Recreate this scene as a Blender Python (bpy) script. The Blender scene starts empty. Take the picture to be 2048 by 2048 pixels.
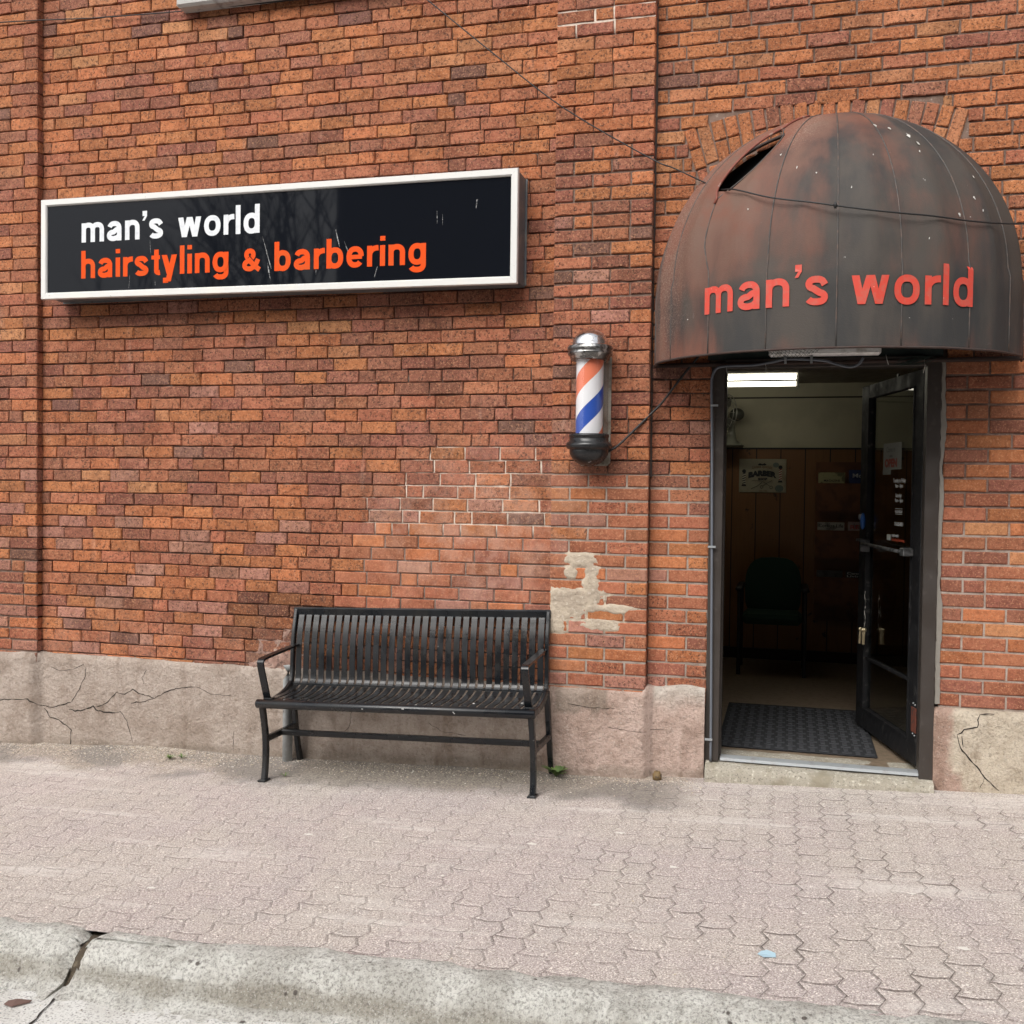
import bpy, math, random
import numpy as np
from mathutils import Vector, Matrix
rnd = random.Random(7)
PI = math.pi
sc = bpy.context.scene
col = sc.collection

# ------------------------------------------------------------------ camera, world, sun, exposure
cd = bpy.data.cameras.new('camera'); cam = bpy.data.objects.new('camera', cd); col.objects.link(cam)
Rv = Vector((0.96501, 0.26189, 0.01279)); Uv = Vector((-0.01865, 0.01991, 0.99963)); Wv = Vector((-0.26154, 0.96489, -0.02410))
cam.matrix_world = Matrix(((Rv.x, Uv.x, -Wv.x, 0.7368), (Rv.y, Uv.y, -Wv.y, -5.5272), (Rv.z, Uv.z, -Wv.z, 1.6527), (0, 0, 0, 1)))
cd.sensor_width = 36; cd.lens = 36 * 2050 / 2048; cd.clip_start = 0.05; cd.clip_end = 400
sc.camera = cam

SUN_EL, SUN_AZ = math.radians(44), math.radians(196)      # azimuth of the sun measured from +Y clockwise
w = bpy.data.worlds.new('World'); sc.world = w; w.use_nodes = True
nt = w.node_tree; nt.nodes.clear()
sky = nt.nodes.new('ShaderNodeTexSky'); sky.sky_type = 'NISHITA'; sky.sun_disc = False
sky.sun_elevation = SUN_EL; sky.sun_rotation = SUN_AZ; sky.air_density = 1.0; sky.dust_density = 4.0; sky.ozone_density = 1.0
hs = nt.nodes.new('ShaderNodeHueSaturation'); hs.inputs['Saturation'].default_value = 0.22
bg = nt.nodes.new('ShaderNodeBackground'); bg.inputs['Strength'].default_value = 0.15
wo = nt.nodes.new('ShaderNodeOutputWorld')
nt.links.new(sky.outputs[0], hs.inputs['Color']); nt.links.new(hs.outputs[0], bg.inputs[0]); nt.links.new(bg.outputs[0], wo.inputs[0])
ld = bpy.data.lights.new('sun', 'SUN'); ld.energy = 1.5; ld.angle = math.radians(50); ld.color = (1, 0.965, 0.91)
lo = bpy.data.objects.new('sun', ld); col.objects.link(lo)
sdir = Vector((math.sin(SUN_AZ) * math.cos(SUN_EL), math.cos(SUN_AZ) * math.cos(SUN_EL), math.sin(SUN_EL)))
lo.rotation_euler = sdir.to_track_quat('Z', 'Y').to_euler()
sc.view_settings.view_transform = 'Standard'; sc.view_settings.look = 'None'
sc.view_settings.exposure = 0.60; sc.view_settings.gamma = 1.0
sc.render.engine = 'CYCLES'
sc.cycles.use_denoising = True
sc.cycles.max_bounces = 8

# ------------------------------------------------------------------ helpers
def G(x, y):            # height of the sloping pavement
    return 0.095 + 0.034 * x + 0.02 * y

class MB:
    def __init__(s): s.v = []; s.f = []; s.mi = []; s.sm = []; s.at = {}
    def add(s, vs, fs, mi=0, smooth=False):
        o = len(s.v); s.v += [tuple(p) for p in vs]
        for f in fs: s.f.append([o + i for i in f]); s.mi.append(mi); s.sm.append(smooth)
        return o
    def box(s, x0, x1, y0, y1, z0, z1, mi=0, tf=None, bev=0.0):
        if bev > 0:
            b = min(bev, (x1-x0)/2.2, (y1-y0)/2.2, (z1-z0)/2.2)
            vs = []; idx = {}
            for sx in (0, 1):
                for sy in (0, 1):
                    for sz in (0, 1):
                        X = (x0, x1)[sx]; Y = (y0, y1)[sy]; Z = (z0, z1)[sz]
                        dx = b if sx == 0 else -b; dy = b if sy == 0 else -b; dz = b if sz == 0 else -b
                        for k, p in enumerate(((X, Y+dy, Z+dz), (X+dx, Y, Z+dz), (X+dx, Y+dy, Z))):
                            idx[(sx, sy, sz, k)] = len(vs); vs.append(p)
            g = lambda *a: idx[a]
            fs = [[g(0,0,0,0), g(0,0,1,0), g(0,1,1,0), g(0,1,0,0)], [g(1,0,0,0), g(1,1,0,0), g(1,1,1,0), g(1,0,1,0)],
                  [g(0,0,0,1), g(1,0,0,1), g(1,0,1,1), g(0,0,1,1)], [g(0,1,0,1), g(0,1,1,1), g(1,1,1,1), g(1,1,0,1)],
                  [g(0,0,0,2), g(0,1,0,2), g(1,1,0,2), g(1,0,0,2)], [g(0,0,1,2), g(1,0,1,2), g(1,1,1,2), g(0,1,1,2)]]
            for a in (0, 1):
                for c in (0, 1):
                    fs.append([g(a,c,0,0), g(a,c,1,0), g(a,c,1,1), g(a,c,0,1)] if (a == c) == False else [g(a,c,0,1), g(a,c,1,1), g(a,c,1,0), g(a,c,0,0)])
                    fs.append([g(a,0,c,0), g(a,1,c,0), g(a,1,c,2), g(a,0,c,2)] if (a == c) else [g(a,0,c,2), g(a,1,c,2), g(a,1,c,0), g(a,0,c,0)])
                    fs.append([g(0,a,c,1), g(1,a,c,1), g(1,a,c,2), g(0,a,c,2)] if (a != c) else [g(0,a,c,2), g(1,a,c,2), g(1,a,c,1), g(0,a,c,1)])
            for a in (0, 1):
                for c in (0, 1):
                    for d in (0, 1): fs.append([g(a,c,d,0), g(a,c,d,1), g(a,c,d,2)])
        else:
            vs = [(x, y, z) for x in (x0, x1) for y in (y0, y1) for z in (z0, z1)]
            fs = [[0,1,3,2],[4,6,7,5],[0,4,5,1],[2,3,7,6],[0,2,6,4],[1,5,7,3]]
        if tf: vs = [tf(*p) for p in vs]
        s.add(vs, fs, mi)
    def sweep(s, pts, prof, mi=0, smooth=True, up=(0, 0, 1), cap=True, scale=None):
        """sweep closed 2-D profile [(a,b)] along pts; a along side vector, b along 'up'."""
        P = [Vector(p) for p in pts]; n = len(prof); vs = []
        for i, p in enumerate(P):
            t = (P[min(i+1, len(P)-1)] - P[max(i-1, 0)]).normalized()
            u = Vector(up); sd = t.cross(u)
            if sd.length < 1e-4: sd = t.cross(Vector((0.3, 1, 0.1)))
            sd.normalize(); uu = sd.cross(t).normalized()
            k = scale[i] if scale else 1
            vs += [tuple(p + sd * a * k + uu * b * k) for a, b in prof]
        fs = [[i*n+j, i*n+(j+1) % n, (i+1)*n+(j+1) % n, (i+1)*n+j] for i in range(len(P)-1) for j in range(n)]
        s.add(vs, fs, mi, smooth)
        if cap:
            o = len(s.v) - len(vs)
            s.f.append([o+j for j in range(n)][::-1]); s.mi.append(mi); s.sm.append(False)
            s.f.append([o+(len(P)-1)*n+j for j in range(n)]); s.mi.append(mi); s.sm.append(False)
    def tube(s, pts, r, n=10, mi=0, **k):
        s.sweep(pts, [(r*math.cos(2*PI*i/n), r*math.sin(2*PI*i/n)) for i in range(n)], mi, True, **k)
    def bar(s, pts, wd, ht, mi=0, **k):
        a, b = wd/2, ht/2; c = min(a, b)*0.35
        s.sweep(pts, [(-a, -b+c), (-a+c, -b), (a-c, -b), (a, -b+c), (a, b-c), (a-c, b), (-a+c, b), (-a, b-c)], mi, False, **k)
    def lathe(s, cx, cy, prof, n=32, mi=0, cap=True):
        m = len(prof); vs = [(cx+r*math.cos(2*PI*i/n), cy+r*math.sin(2*PI*i/n), z) for r, z in prof for i in range(n)]
        fs = [[j*n+i, j*n+(i+1) % n, (j+1)*n+(i+1) % n, (j+1)*n+i] for j in range(m-1) for i in range(n)]
        s.add(vs, fs, mi, True)
    def sphere(s, c, r, mi=0, n=12, m=8, sq=(1, 1, 1)):
        vs = []; fs = []
        for j in range(m+1):
            a = -PI/2 + PI*j/m
            for i in range(n): vs.append((c[0]+r*sq[0]*math.cos(a)*math.cos(2*PI*i/n), c[1]+r*sq[1]*math.cos(a)*math.sin(2*PI*i/n), c[2]+r*sq[2]*math.sin(a)))
        for j in range(m):
            for i in range(n): fs.append([j*n+i, j*n+(i+1) % n, (j+1)*n+(i+1) % n, (j+1)*n+i])
        s.add(vs, fs, mi, True)
    def poly(s, pts, y, mi=0):   # flat polygon in the XZ plane facing -Y
        s.add([(a, y, b) for a, b in pts], [list(range(len(pts)))], mi)
    def build(s, name, mats, parent=None, **tags):
        me = bpy.data.meshes.new(name); me.from_pydata(s.v, [], s.f)
        if not isinstance(mats, (list, tuple)): mats = [mats]
        for m in mats: me.materials.append(m)
        me.polygons.foreach_set('material_index', s.mi); me.polygons.foreach_set('use_smooth', s.sm)
        for k, a in s.at.items():
            A = me.color_attributes.new(k, 'FLOAT_COLOR', 'POINT'); A.data.foreach_set('color', np.array(a, dtype=np.float32).ravel())
        me.update()
        o = bpy.data.objects.new(name, me); col.objects.link(o)
        if parent is not None: o.parent = parent; o.matrix_parent_inverse = parent.matrix_world.inverted()
        tag(o, **tags)
        return o

def tag(o, label=None, cat=None, group=None, kind=None):
    if label: o['label'] = label
    if cat: o['category'] = cat
    if group: o['group'] = group
    if kind: o['kind'] = kind
    return o
def thing(name, loc, label, cat, group=None, rot=(0, 0, 0)):
    o = bpy.data.objects.new(name, None); o.empty_display_size = .05
    o.location = loc; o.rotation_euler = rot; col.objects.link(o)
    o.matrix_world = Matrix.LocRotScale(Vector(loc), __import__('mathutils').Euler(rot), None)
    return tag(o, label, cat, group)

# value noise for geometry
_perm = np.random.RandomState(3).rand(64, 64, 64)
def vnoise(x, y, z=0.0):
    x = np.asarray(x, float); y = np.asarray(y, float); z = np.asarray(z, float) + 0 * x
    xi = np.floor(x).astype(int); yi = np.floor(y).astype(int); zi = np.floor(z).astype(int)
    fx = x-xi; fy = y-yi; fz = z-zi
    fx = fx*fx*(3-2*fx); fy = fy*fy*(3-2*fy); fz = fz*fz*(3-2*fz)
    r = 0
    for a in (0, 1):
        for b in (0, 1):
            for c in (0, 1):
                r = r + _perm[(xi+a) % 64, (yi+b) % 64, (zi+c) % 64] * (fx if a else 1-fx) * (fy if b else 1-fy) * (fz if c else 1-fz)
    return r*2-1
def fbm(x, y, s=1.0, o=4, seed=0):
    r = 0; a = 1
    for i in range(o):
        r = r + a*vnoise(np.asarray(x)*s+seed*7.3, np.asarray(y)*s+seed*3.1, seed*1.7+i*5.5); s *= 2.03; a *= .5
    return r

# ------------------------------------------------------------------ materials
def nd(t, ty, **kw):
    n = t.nodes.new(ty)
    for k, v in kw.items(): setattr(n, k, v)
    return n
def mth(t, op, a, b=None, c=None):
    n = nd(t, 'ShaderNodeMath', operation=op)
    for i, v in enumerate((a, b, c)):
        if v is None: continue
        if isinstance(v, (int, float)): n.inputs[i].default_value = v
        else: t.links.new(v, n.inputs[i])
    return n.outputs[0]
def ramp(t, v, lo, hi, a=0.0, b=1.0):
    n = nd(t, 'ShaderNodeMapRange', interpolation_type='SMOOTHSTEP')
    t.links.new(v, n.inputs[0])
    for i, q in enumerate((lo, hi, a, b)): n.inputs[i+1].default_value = q
    return n.outputs[0]
def noise(t, co, s, d=3.0, r=0.55, dist=0.0):
    n = nd(t, 'ShaderNodeTexNoise'); t.links.new(co, n.inputs['Vector']); n.inputs['Scale'].default_value = s
    n.inputs['Detail'].default_value = d; n.inputs['Roughness'].default_value = r; n.inputs['Distortion'].default_value = dist
    return n.outputs[0]
def mixc(t, f, a, b, mode='MIX'):
    n = nd(t, 'ShaderNodeMix', data_type='RGBA', blend_type=mode)
    if isinstance(f, (int, float)): n.inputs[0].default_value = f
    else: t.links.new(f, n.inputs[0])
    for i, v in ((6, a), (7, b)):
        if isinstance(v, tuple): n.inputs[i].default_value = (*v, 1)
        else: t.links.new(v, n.inputs[i])
    return n.outputs[2]
def newmat(name):
    m = bpy.data.materials.new(name); m.use_nodes = True; t = m.node_tree
    b = t.nodes['Principled BSDF']; co = nd(t, 'ShaderNodeTexCoord').outputs['Object']
    return m, t, b, co
def bump(t, b, h, strength=0.5, dist=0.002):
    n = nd(t, 'ShaderNodeBump'); n.inputs['Strength'].default_value = strength; n.inputs['Distance'].default_value = dist
    t.links.new(h, n.inputs['Height']); t.links.new(n.outputs[0], b.inputs['Normal']); return n
def simple(name, c, rough=0.5, metal=0.0, var=(), bmp=None, spec=None, coat=0.0, rvar=None):
    """var: (scale, colour, lo, hi[, detail]) layers of noise-masked second colours"""
    m, t, b, co = newmat(name)
    b.inputs['Roughness'].default_value = rough; b.inputs['Metallic'].default_value = metal
    if spec is not None: b.inputs['Specular IOR Level'].default_value = spec
    if coat: b.inputs['Coat Weight'].default_value = coat; b.inputs['Coat Roughness'].default_value = .12
    b.inputs['Base Color'].default_value = (*c, 1)
    cur = tuple(c)
    for v in var:
        f = ramp(t, noise(t, co, v[0], v[4] if len(v) > 4 else 4), v[2], v[3]); cur = mixc(t, f, cur, v[1])
    if var: t.links.new(cur, b.inputs['Base Color'])
    if bmp: bump(t, b, noise(t, co, bmp[0], 4, .6), bmp[1], bmp[2])
    if rvar: t.links.new(ramp(t, noise(t, co, rvar[0], 4), .35, .65, rvar[1], rvar[2]), b.inputs['Roughness'])
    return m

def mat_brick():
    m, t, b, co = newmat('brick_clay')
    at = nd(t, 'ShaderNodeAttribute', attribute_name='col'); a2 = nd(t, 'ShaderNodeAttribute', attribute_name='paint')
    sep = nd(t, 'ShaderNodeSeparateColor'); t.links.new(a2.outputs['Color'], sep.inputs[0])
    rough = sep.outputs[1]
    c = at.outputs['Color']
    big = noise(t, co, 3.1, 5, .6)
    c = mixc(t, ramp(t, big, .38, .66, 0, .45), c, (0.68, 0.60, 0.56), 'MULTIPLY')
    mps = nd(t, 'ShaderNodeMapping'); mps.inputs['Scale'].default_value = (1, 1, .16); t.links.new(co, mps.inputs[0])
    c = mixc(t, ramp(t, noise(t, mps.outputs[0], 4.5, 5, .65), .50, .70, 0, .42), c, (0.50, 0.44, 0.42), 'MULTIPLY')
    c = mixc(t, ramp(t, noise(t, mps.outputs[0], 7.5, 5, .7), .60, .78, 0, .28), c, (0.58, 0.46, 0.38))
    n1 = noise(t, co, 34, 5, .7)
    c = mixc(t, ramp(t, n1, .34, .58, .55, 0), c, (0.50, 0.42, 0.38), 'MULTIPLY')
    n2 = noise(t, co, 72, 5, .8)
    c = mixc(t, mth(t, 'MULTIPLY', ramp(t, n2, .52, .60), mth(t, 'ADD', mth(t, 'MULTIPLY', rough, .75), .15)), c, (0.05, 0.024, 0.018))
    n3 = noise(t, co, 92, 4, .8)
    g = mth(t, 'MULTIPLY', ramp(t, n3, .54, .62), .52)
    c = mixc(t, g, c, (0.60, 0.31, 0.17))
    hz = mth(t, 'MULTIPLY', sep.outputs[2], ramp(t, noise(t, co, 5.5, 6, .7), .40, .62))
    c = mixc(t, mth(t, 'MULTIPLY', hz, .30), c, (0.55, 0.37, 0.29))
    n4 = noise(t, co, 26, 6, .8)
    c = mixc(t, ramp(t, n4, .70, .745, 0, .8), c, (0.60, 0.52, 0.45))
    # peeling cream paint
    pf = mth(t, 'ADD', sep.outputs[0], mth(t, 'MULTIPLY', mth(t, 'SUBTRACT', noise(t, co, 17, 8, .8, .6), .5), 1.7))
    pm = mth(t, 'MULTIPLY', ramp(t, pf, .44, .56, 0, .95), ramp(t, sep.outputs[0], .02, .2))
    crm = mixc(t, ramp(t, noise(t, co, 9, 5), .4, .65), (0.52, 0.43, 0.32), (0.40, 0.32, 0.24))
    c = mixc(t, pm, c, crm)
    t.links.new(c, b.inputs['Base Color']); b.inputs['Roughness'].default_value = .88; b.inputs['Specular IOR Level'].default_value = .3
    h = mth(t, 'ADD', mth(t, 'MULTIPLY', noise(t, co, 60, 5, .75), 1.0), mth(t, 'MULTIPLY', noise(t, co, 22, 3, .6), .9))
    h = mth(t, 'MULTIPLY', h, mth(t, 'ADD', mth(t, 'MULTIPLY', rough, .85), .15))
    h = mth(t, 'ADD', h, mth(t, 'MULTIPLY', pm, .35))
    bump(t, b, h, .75, .007)
    return m
def mat_mortar():
    m, t, b, co = newmat('mortar')
    at = nd(t, 'ShaderNodeAttribute', attribute_name='col'); a2 = nd(t, 'ShaderNodeAttribute', attribute_name='paint')
    sep = nd(t, 'ShaderNodeSeparateColor'); t.links.new(a2.outputs['Color'], sep.inputs[0])
    c = mixc(t, ramp(t, noise(t, co, 14, 5, .7), .4, .65, 0, .6), at.outputs['Color'], (.45, .38, .34), 'MULTIPLY')
    c = mixc(t, ramp(t, noise(t, co, 60, 4, .7), .56, .7, 0, .5), c, (.5, .42, .36))
    pm = ramp(t, mth(t, 'ADD', sep.outputs[0], mth(t, 'MULTIPLY', mth(t, 'SUBTRACT', noise(t, co, 22, 6, .7), .5), 1.1)), .5, .56)
    c = mixc(t, pm, c, (.52, .44, .33))
    t.links.new(c, b.inputs['Base Color']); b.inputs['Roughness'].default_value = .95
    bump(t, b, noise(t, co, 70, 4, .7), .8, .004)
    return m
def mat_stucco():
    m, t, b, co = newmat('stucco_render')
    at = nd(t, 'ShaderNodeAttribute', attribute_name='col')
    c = at.outputs['Color']
    c = mixc(t, ramp(t, noise(t, co, 3.3, 6, .65, .2), .42, .62, 0, .5), c, (.58, .53, .48), 'MULTIPLY')
    c = mixc(t, ramp(t, noise(t, co, 11, 6, .7, .1), .45, .7, 0, .42), c, (.62, .56, .5), 'MULTIPLY')
    c = mixc(t, ramp(t, noise(t, co, 8, 6, .75, .3), .60, .72, 0, .45), c, (.62, .56, .50))
    c = mixc(t, ramp(t, noise(t, co, 60, 5, .75), .50, .68, 0, .5), c, (.16, .13, .11))
    c = mixc(t, ramp(t, noise(t, co, 85, 4, .8), .56, .70, 0, .6), c, (.66, .60, .53))
    mps = nd(t, 'ShaderNodeMapping'); mps.inputs['Scale'].default_value = (1, 1, .25); t.links.new(co, mps.inputs[0])
    c = mixc(t, ramp(t, noise(t, mps.outputs[0], 8, 5, .7), .52, .70, 0, .5), c, (.55, .49, .44), 'MULTIPLY')
    c = mixc(t, ramp(t, noise(t, co, 5, 3, .6), .66, .675, 0, .35), c, (.55, .48, .42), 'MULTIPLY')
    t.links.new(c, b.inputs['Base Color']); b.inputs['Roughness'].default_value = .93; b.inputs['Specular IOR Level'].default_value = .25
    h = mth(t, 'ADD', noise(t, co, 34, 7, .75), mth(t, 'MULTIPLY', noise(t, co, 7, 5, .65, .2), 1.8))
    bump(t, b, h, 1.0, .018)
    return m
def mat_pavers():
    m, t, b, co = newmat('interlocking_pavers')
    sp = nd(t, 'ShaderNodeSeparateXYZ'); t.links.new(co, sp.inputs[0]); x, y = sp.outputs[0], sp.outputs[1]
    wob = mth(t, 'MULTIPLY', mth(t, 'SUBTRACT', noise(t, co, 1.6, 2), .5), .035)
    x = mth(t, 'ADD', x, wob); y = mth(t, 'ADD', y, wob)
    tri = lambda v: mth(t, 'SUBTRACT', mth(t, 'PINGPONG', v, 1.0), .5)
    zz = mth(t, 'MULTIPLY', tri(mth(t, 'DIVIDE', y, .058)), .026)
    u = mth(t, 'DIVIDE', mth(t, 'ADD', mth(t, 'ADD', x, zz), .016), .1168)
    cu = mth(t, 'FLOOR', u); fu = mth(t, 'FRACT', u)
    par = mth(t, 'MODULO', mth(t, 'ADD', cu, 200), 2)
    zy = mth(t, 'MULTIPLY', tri(mth(t, 'MULTIPLY', fu, 2.0)), .010)
    v = mth(t, 'DIVIDE', mth(t, 'ADD', mth(t, 'ADD', y, zy), mth(t, 'MULTIPLY', par, .1125)), .225)
    cv = mth(t, 'FLOOR', v); fv = mth(t, 'FRACT', v)
    du = mth(t, 'MULTIPLY', mth(t, 'SUBTRACT', .5, mth(t, 'ABSOLUTE', mth(t, 'SUBTRACT', fu, .5))), .1168)
    dv = mth(t, 'MULTIPLY', mth(t, 'SUBTRACT', .5, mth(t, 'ABSOLUTE', mth(t, 'SUBTRACT', fv, .5))), .225)
    d = mth(t, 'MINIMUM', du, dv)
    d = mth(t, 'ADD', d, mth(t, 'MULTIPLY', mth(t, 'SUBTRACT', noise(t, co, 70, 3), .5), .005))
    jn = ramp(t, d, .0004, .0036, 1, 0)
    dirt = mth(t, 'MULTIPLY', ramp(t, noise(t, co, 2.9, 5, .7), .44, .64), mth(t, 'ADD', ramp(t, mth(t, 'SUBTRACT', x, y), .2, 2.6, .0, .75), .30))       # where sand has filled the joints
    open_ = mth(t, 'ADD', mth(t, 'MULTIPLY', dirt, .62), .27)
    j = mth(t, 'MULTIPLY', jn, open_)
    wn = nd(t, 'ShaderNodeTexWhiteNoise', noise_dimensions='2D'); cb = nd(t, 'ShaderNodeCombineXYZ')
    t.links.new(cu, cb.inputs[0]); t.links.new(cv, cb.inputs[1]); t.links.new(cb.outputs[0], wn.inputs['Vector'])
    c = mixc(t, ramp(t, wn.outputs[0], 0, 1, 0, .35), (.455, .385, .362), (.40, .35, .342))
    c = mixc(t, ramp(t, noise(t, co, 1.3, 5, .6, .5), .38, .62, 0, .85), c, (.475, .42, .375))
    c = mixc(t, ramp(t, noise(t, co, 5.5, 5, .7), .5, .7, 0, .55), c, (.385, .345, .325))
    c = mixc(t, ramp(t, noise(t, co, 130, 4, .8), .36, .54, .72, 0), c, (.12, .092, .084))
    c = mixc(t, ramp(t, noise(t, co, 150, 3, .75), .53, .63, 0, .9), c, (.85, .79, .72))
    c = mixc(t, ramp(t, noise(t, co, 46, 3, .5), .70, .735, 0, .85), c, (.78, .74, .68))
    mpv = nd(t, 'ShaderNodeMapping'); mpv.inputs['Scale'].default_value = (.35, 2.6, 1); t.links.new(co, mpv.inputs[0])
    c = mixc(t, mth(t, 'MULTIPLY', ramp(t, noise(t, mpv.outputs[0], 2.2, 5, .65), .53, .70), ramp(t, noise(t, co, 60, 4, .8), .42, .62, .3, 1)), c, (.62, .58, .54))
    # sandy grit and patched asphalt next to the wall
    geo = ramp(t, mth(t, 'ADD', y, mth(t, 'MULTIPLY', mth(t, 'SUBTRACT', noise(t, co, 2.1, 5, .6), .5), .8)), -.50, -.26)
    lx = ramp(t, mth(t, 'ADD', x, mth(t, 'MULTIPLY', mth(t, 'SUBTRACT', noise(t, co, 3.0, 4), .5), .5)), .10, .42, 1, 0); geo = mth(t, 'MULTIPLY', geo, lx)
    sandc = mixc(t, ramp(t, noise(t, co, 75, 5, .8), .42, .62), (.19, .16, .135), (.50, .42, .33))
    c = mixc(t, mth(t, 'MULTIPLY', geo, .8), c, sandc)
    asph = mth(t, 'MULTIPLY', ramp(t, mth(t, 'ADD', y, mth(t, 'MULTIPLY', mth(t, 'SUBTRACT', noise(t, co, 1.7, 5, .6), .5), 1.0)), -.55, -.38), ramp(t, noise(t, co, 1.1, 3), .47, .56))
    c = mixc(t, mth(t, 'MULTIPLY', mth(t, 'MULTIPLY', asph, lx), .6), c, (.17, .16, .15))
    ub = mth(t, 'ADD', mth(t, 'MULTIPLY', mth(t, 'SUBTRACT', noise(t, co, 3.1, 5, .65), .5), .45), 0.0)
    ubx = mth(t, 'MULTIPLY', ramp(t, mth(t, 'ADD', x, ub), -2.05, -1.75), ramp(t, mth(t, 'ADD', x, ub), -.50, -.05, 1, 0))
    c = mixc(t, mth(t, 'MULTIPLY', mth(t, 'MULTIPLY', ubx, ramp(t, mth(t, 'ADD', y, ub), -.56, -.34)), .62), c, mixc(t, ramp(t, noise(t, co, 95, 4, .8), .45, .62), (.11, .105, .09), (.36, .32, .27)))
    c = mixc(t, j, c, (.085, .065, .055))
    t.links.new(c, b.inputs['Base Color']); b.inputs['Roughness'].default_value = .92; b.inputs['Specular IOR Level'].default_value = .3
    h = mth(t, 'SUBTRACT', mth(t, 'MULTIPLY', noise(t, co, 120, 4, .75), .5), mth(t, 'MULTIPLY', mth(t, 'MULTIPLY', ramp(t, d, .0, .012, 1, 0), open_), 1.6))
    bump(t, b, h, .9, .006)
    return m
def mat_kerb():
    m, t, b, co = newmat('worn_kerb_concrete')
    at = nd(t, 'ShaderNodeAttribute', attribute_name='col')
    c = mixc(t, ramp(t, noise(t, co, 6, 6, .7, .6), .38, .62), (.78, .765, .71), (.56, .54, .49))
    sepc = nd(t, 'ShaderNodeSeparateColor'); t.links.new(at.outputs['Color'], sepc.inputs[0])
    st = ramp(t, mth(t, 'ADD', sepc.outputs[0], mth(t, 'MULTIPLY', mth(t, 'SUBTRACT', noise(t, co, 5, 7, .75), .5), 2.4)), .15, 1.15)
    c = mixc(t, mth(t, 'MULTIPLY', st, .72), c, (.31, .275, .215))
    c = mixc(t, ramp(t, noise(t, co, 28, 6, .8), .52, .66, 0, .5), c, (.30, .275, .23))
    c = mixc(t, ramp(t, noise(t, co, 85, 5, .8), .36, .55, .7, 0), c, (.13, .115, .095))
    c = mixc(t, ramp(t, noise(t, co, 110, 4, .8), .54, .68, 0, .7), c, (.80, .78, .72))
    vo = nd(t, 'ShaderNodeTexVoronoi'); vo.inputs['Scale'].default_value = 26; t.links.new(co, vo.inputs['Vector'])
    peb = mth(t, 'MULTIPLY', ramp(t, vo.outputs['Distance'], .18, .26, 1, 0), ramp(t, noise(t, co, 9, 2), .60, .66))
    c = mixc(t, peb, c, (.14, .12, .105))
    t.links.new(c, b.inputs['Base Color']); b.inputs['Roughness'].default_value = .93
    h = mth(t, 'ADD', noise(t, co, 75, 5, .8), mth(t, 'MULTIPLY', peb, .5)); bump(t, b, h, 1.0, .014)
    return m
def mat_awning():
    m, t, b, co = newmat('weathered_awning_vinyl')
    at = nd(t, 'ShaderNodeAttribute', attribute_name='col'); s = nd(t, 'ShaderNodeSeparateColor'); t.links.new(at.outputs['Color'], s.inputs[0])
    mpv0 = nd(t, 'ShaderNodeMapping'); mpv0.inputs['Scale'].default_value = (1, 1, .30); t.links.new(co, mpv0.inputs[0])
    f = mth(t, 'ADD', s.outputs[0], mth(t, 'MULTIPLY', mth(t, 'SUBTRACT', noise(t, mpv0.outputs[0], 4.6, 5, .6), .5), 1.2))
    mpv = nd(t, 'ShaderNodeMapping'); mpv.inputs['Scale'].default_value = (1, 1, .30); t.links.new(co, mpv.inputs[0])
    base = mixc(t, ramp(t, noise(t, mpv.outputs[0], 5, 5), .38, .62), (.040, .039, .038), (.068, .058, .050))
    c = mixc(t, ramp(t, f, .32, .90, 0, .85), base, (.190, .074, .048))
    tan = mth(t, 'MULTIPLY', ramp(t, f, .45, 1.0), ramp(t, noise(t, co, 2.6, 4, .6), .40, .60))
    c = mixc(t, mth(t, 'MULTIPLY', tan, .6), c, (.125, .098, .078))
    sp = mth(t, 'MULTIPLY', ramp(t, noise(t, co, 150, 3, .8), .50, .62), ramp(t, s.outputs[1], .2, 1.0))
    c = mixc(t, mth(t, 'MULTIPLY', sp, .5), c, (.42, .31, .25))
    c = mixc(t, ramp(t, noise(t, co, 9, 6, .75, 1.0), .66, .74, 0, .35), c, (.24, .21, .19))
    c = mixc(t, ramp(t, noise(t, co, 30, 3, .6), .745, .765), c, (.62, .60, .56))
    t.links.new(c, b.inputs['Base Color']); b.inputs['Roughness'].default_value = .68; b.inputs['Specular IOR Level'].default_value = .28
    bump(t, b, mth(t, 'ADD', noise(t, co, 160, 3, .7), mth(t, 'MULTIPLY', noise(t, co, 9, 3), 2)), .35, .004)
    return m
def mat_wood():
    m, t, b, co = newmat('knotty_pine_panelling')
    mp = nd(t, 'ShaderNodeMapping'); mp.inputs['Scale'].default_value = (9, 1, .55); t.links.new(co, mp.inputs[0])
    n = noise(t, mp.outputs[0], 5, 5, .6, 2.0)
    sp = nd(t, 'ShaderNodeSeparateXYZ'); t.links.new(co, sp.inputs[0])
    u = mth(t, 'DIVIDE', mth(t, 'SUBTRACT', sp.outputs[0], .045), .203)
    wn = nd(t, 'ShaderNodeTexWhiteNoise', noise_dimensions='1D'); t.links.new(mth(t, 'FLOOR', u), wn.inputs['W'])
    c = mixc(t, n, (.26, .120, .038), (.135, .058, .020)); c = mixc(t, ramp(t, wn.outputs[0], 0, 1, 0, .5), c, (.18, .082, .030))
    c = mixc(t, ramp(t, noise(t, co, 9, 4, .6), .64, .72), c, (.03, .014, .008))
    g = ramp(t, mth(t, 'SUBTRACT', .5, mth(t, 'ABSOLUTE', mth(t, 'SUBTRACT', mth(t, 'FRACT', u), .5))), .012, .03, 1, 0)
    c = mixc(t, g, c, (.008, .005, .004))
    t.links.new(c, b.inputs['Base Color']); b.inputs['Roughness'].default_value = .45
    return m
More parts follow.
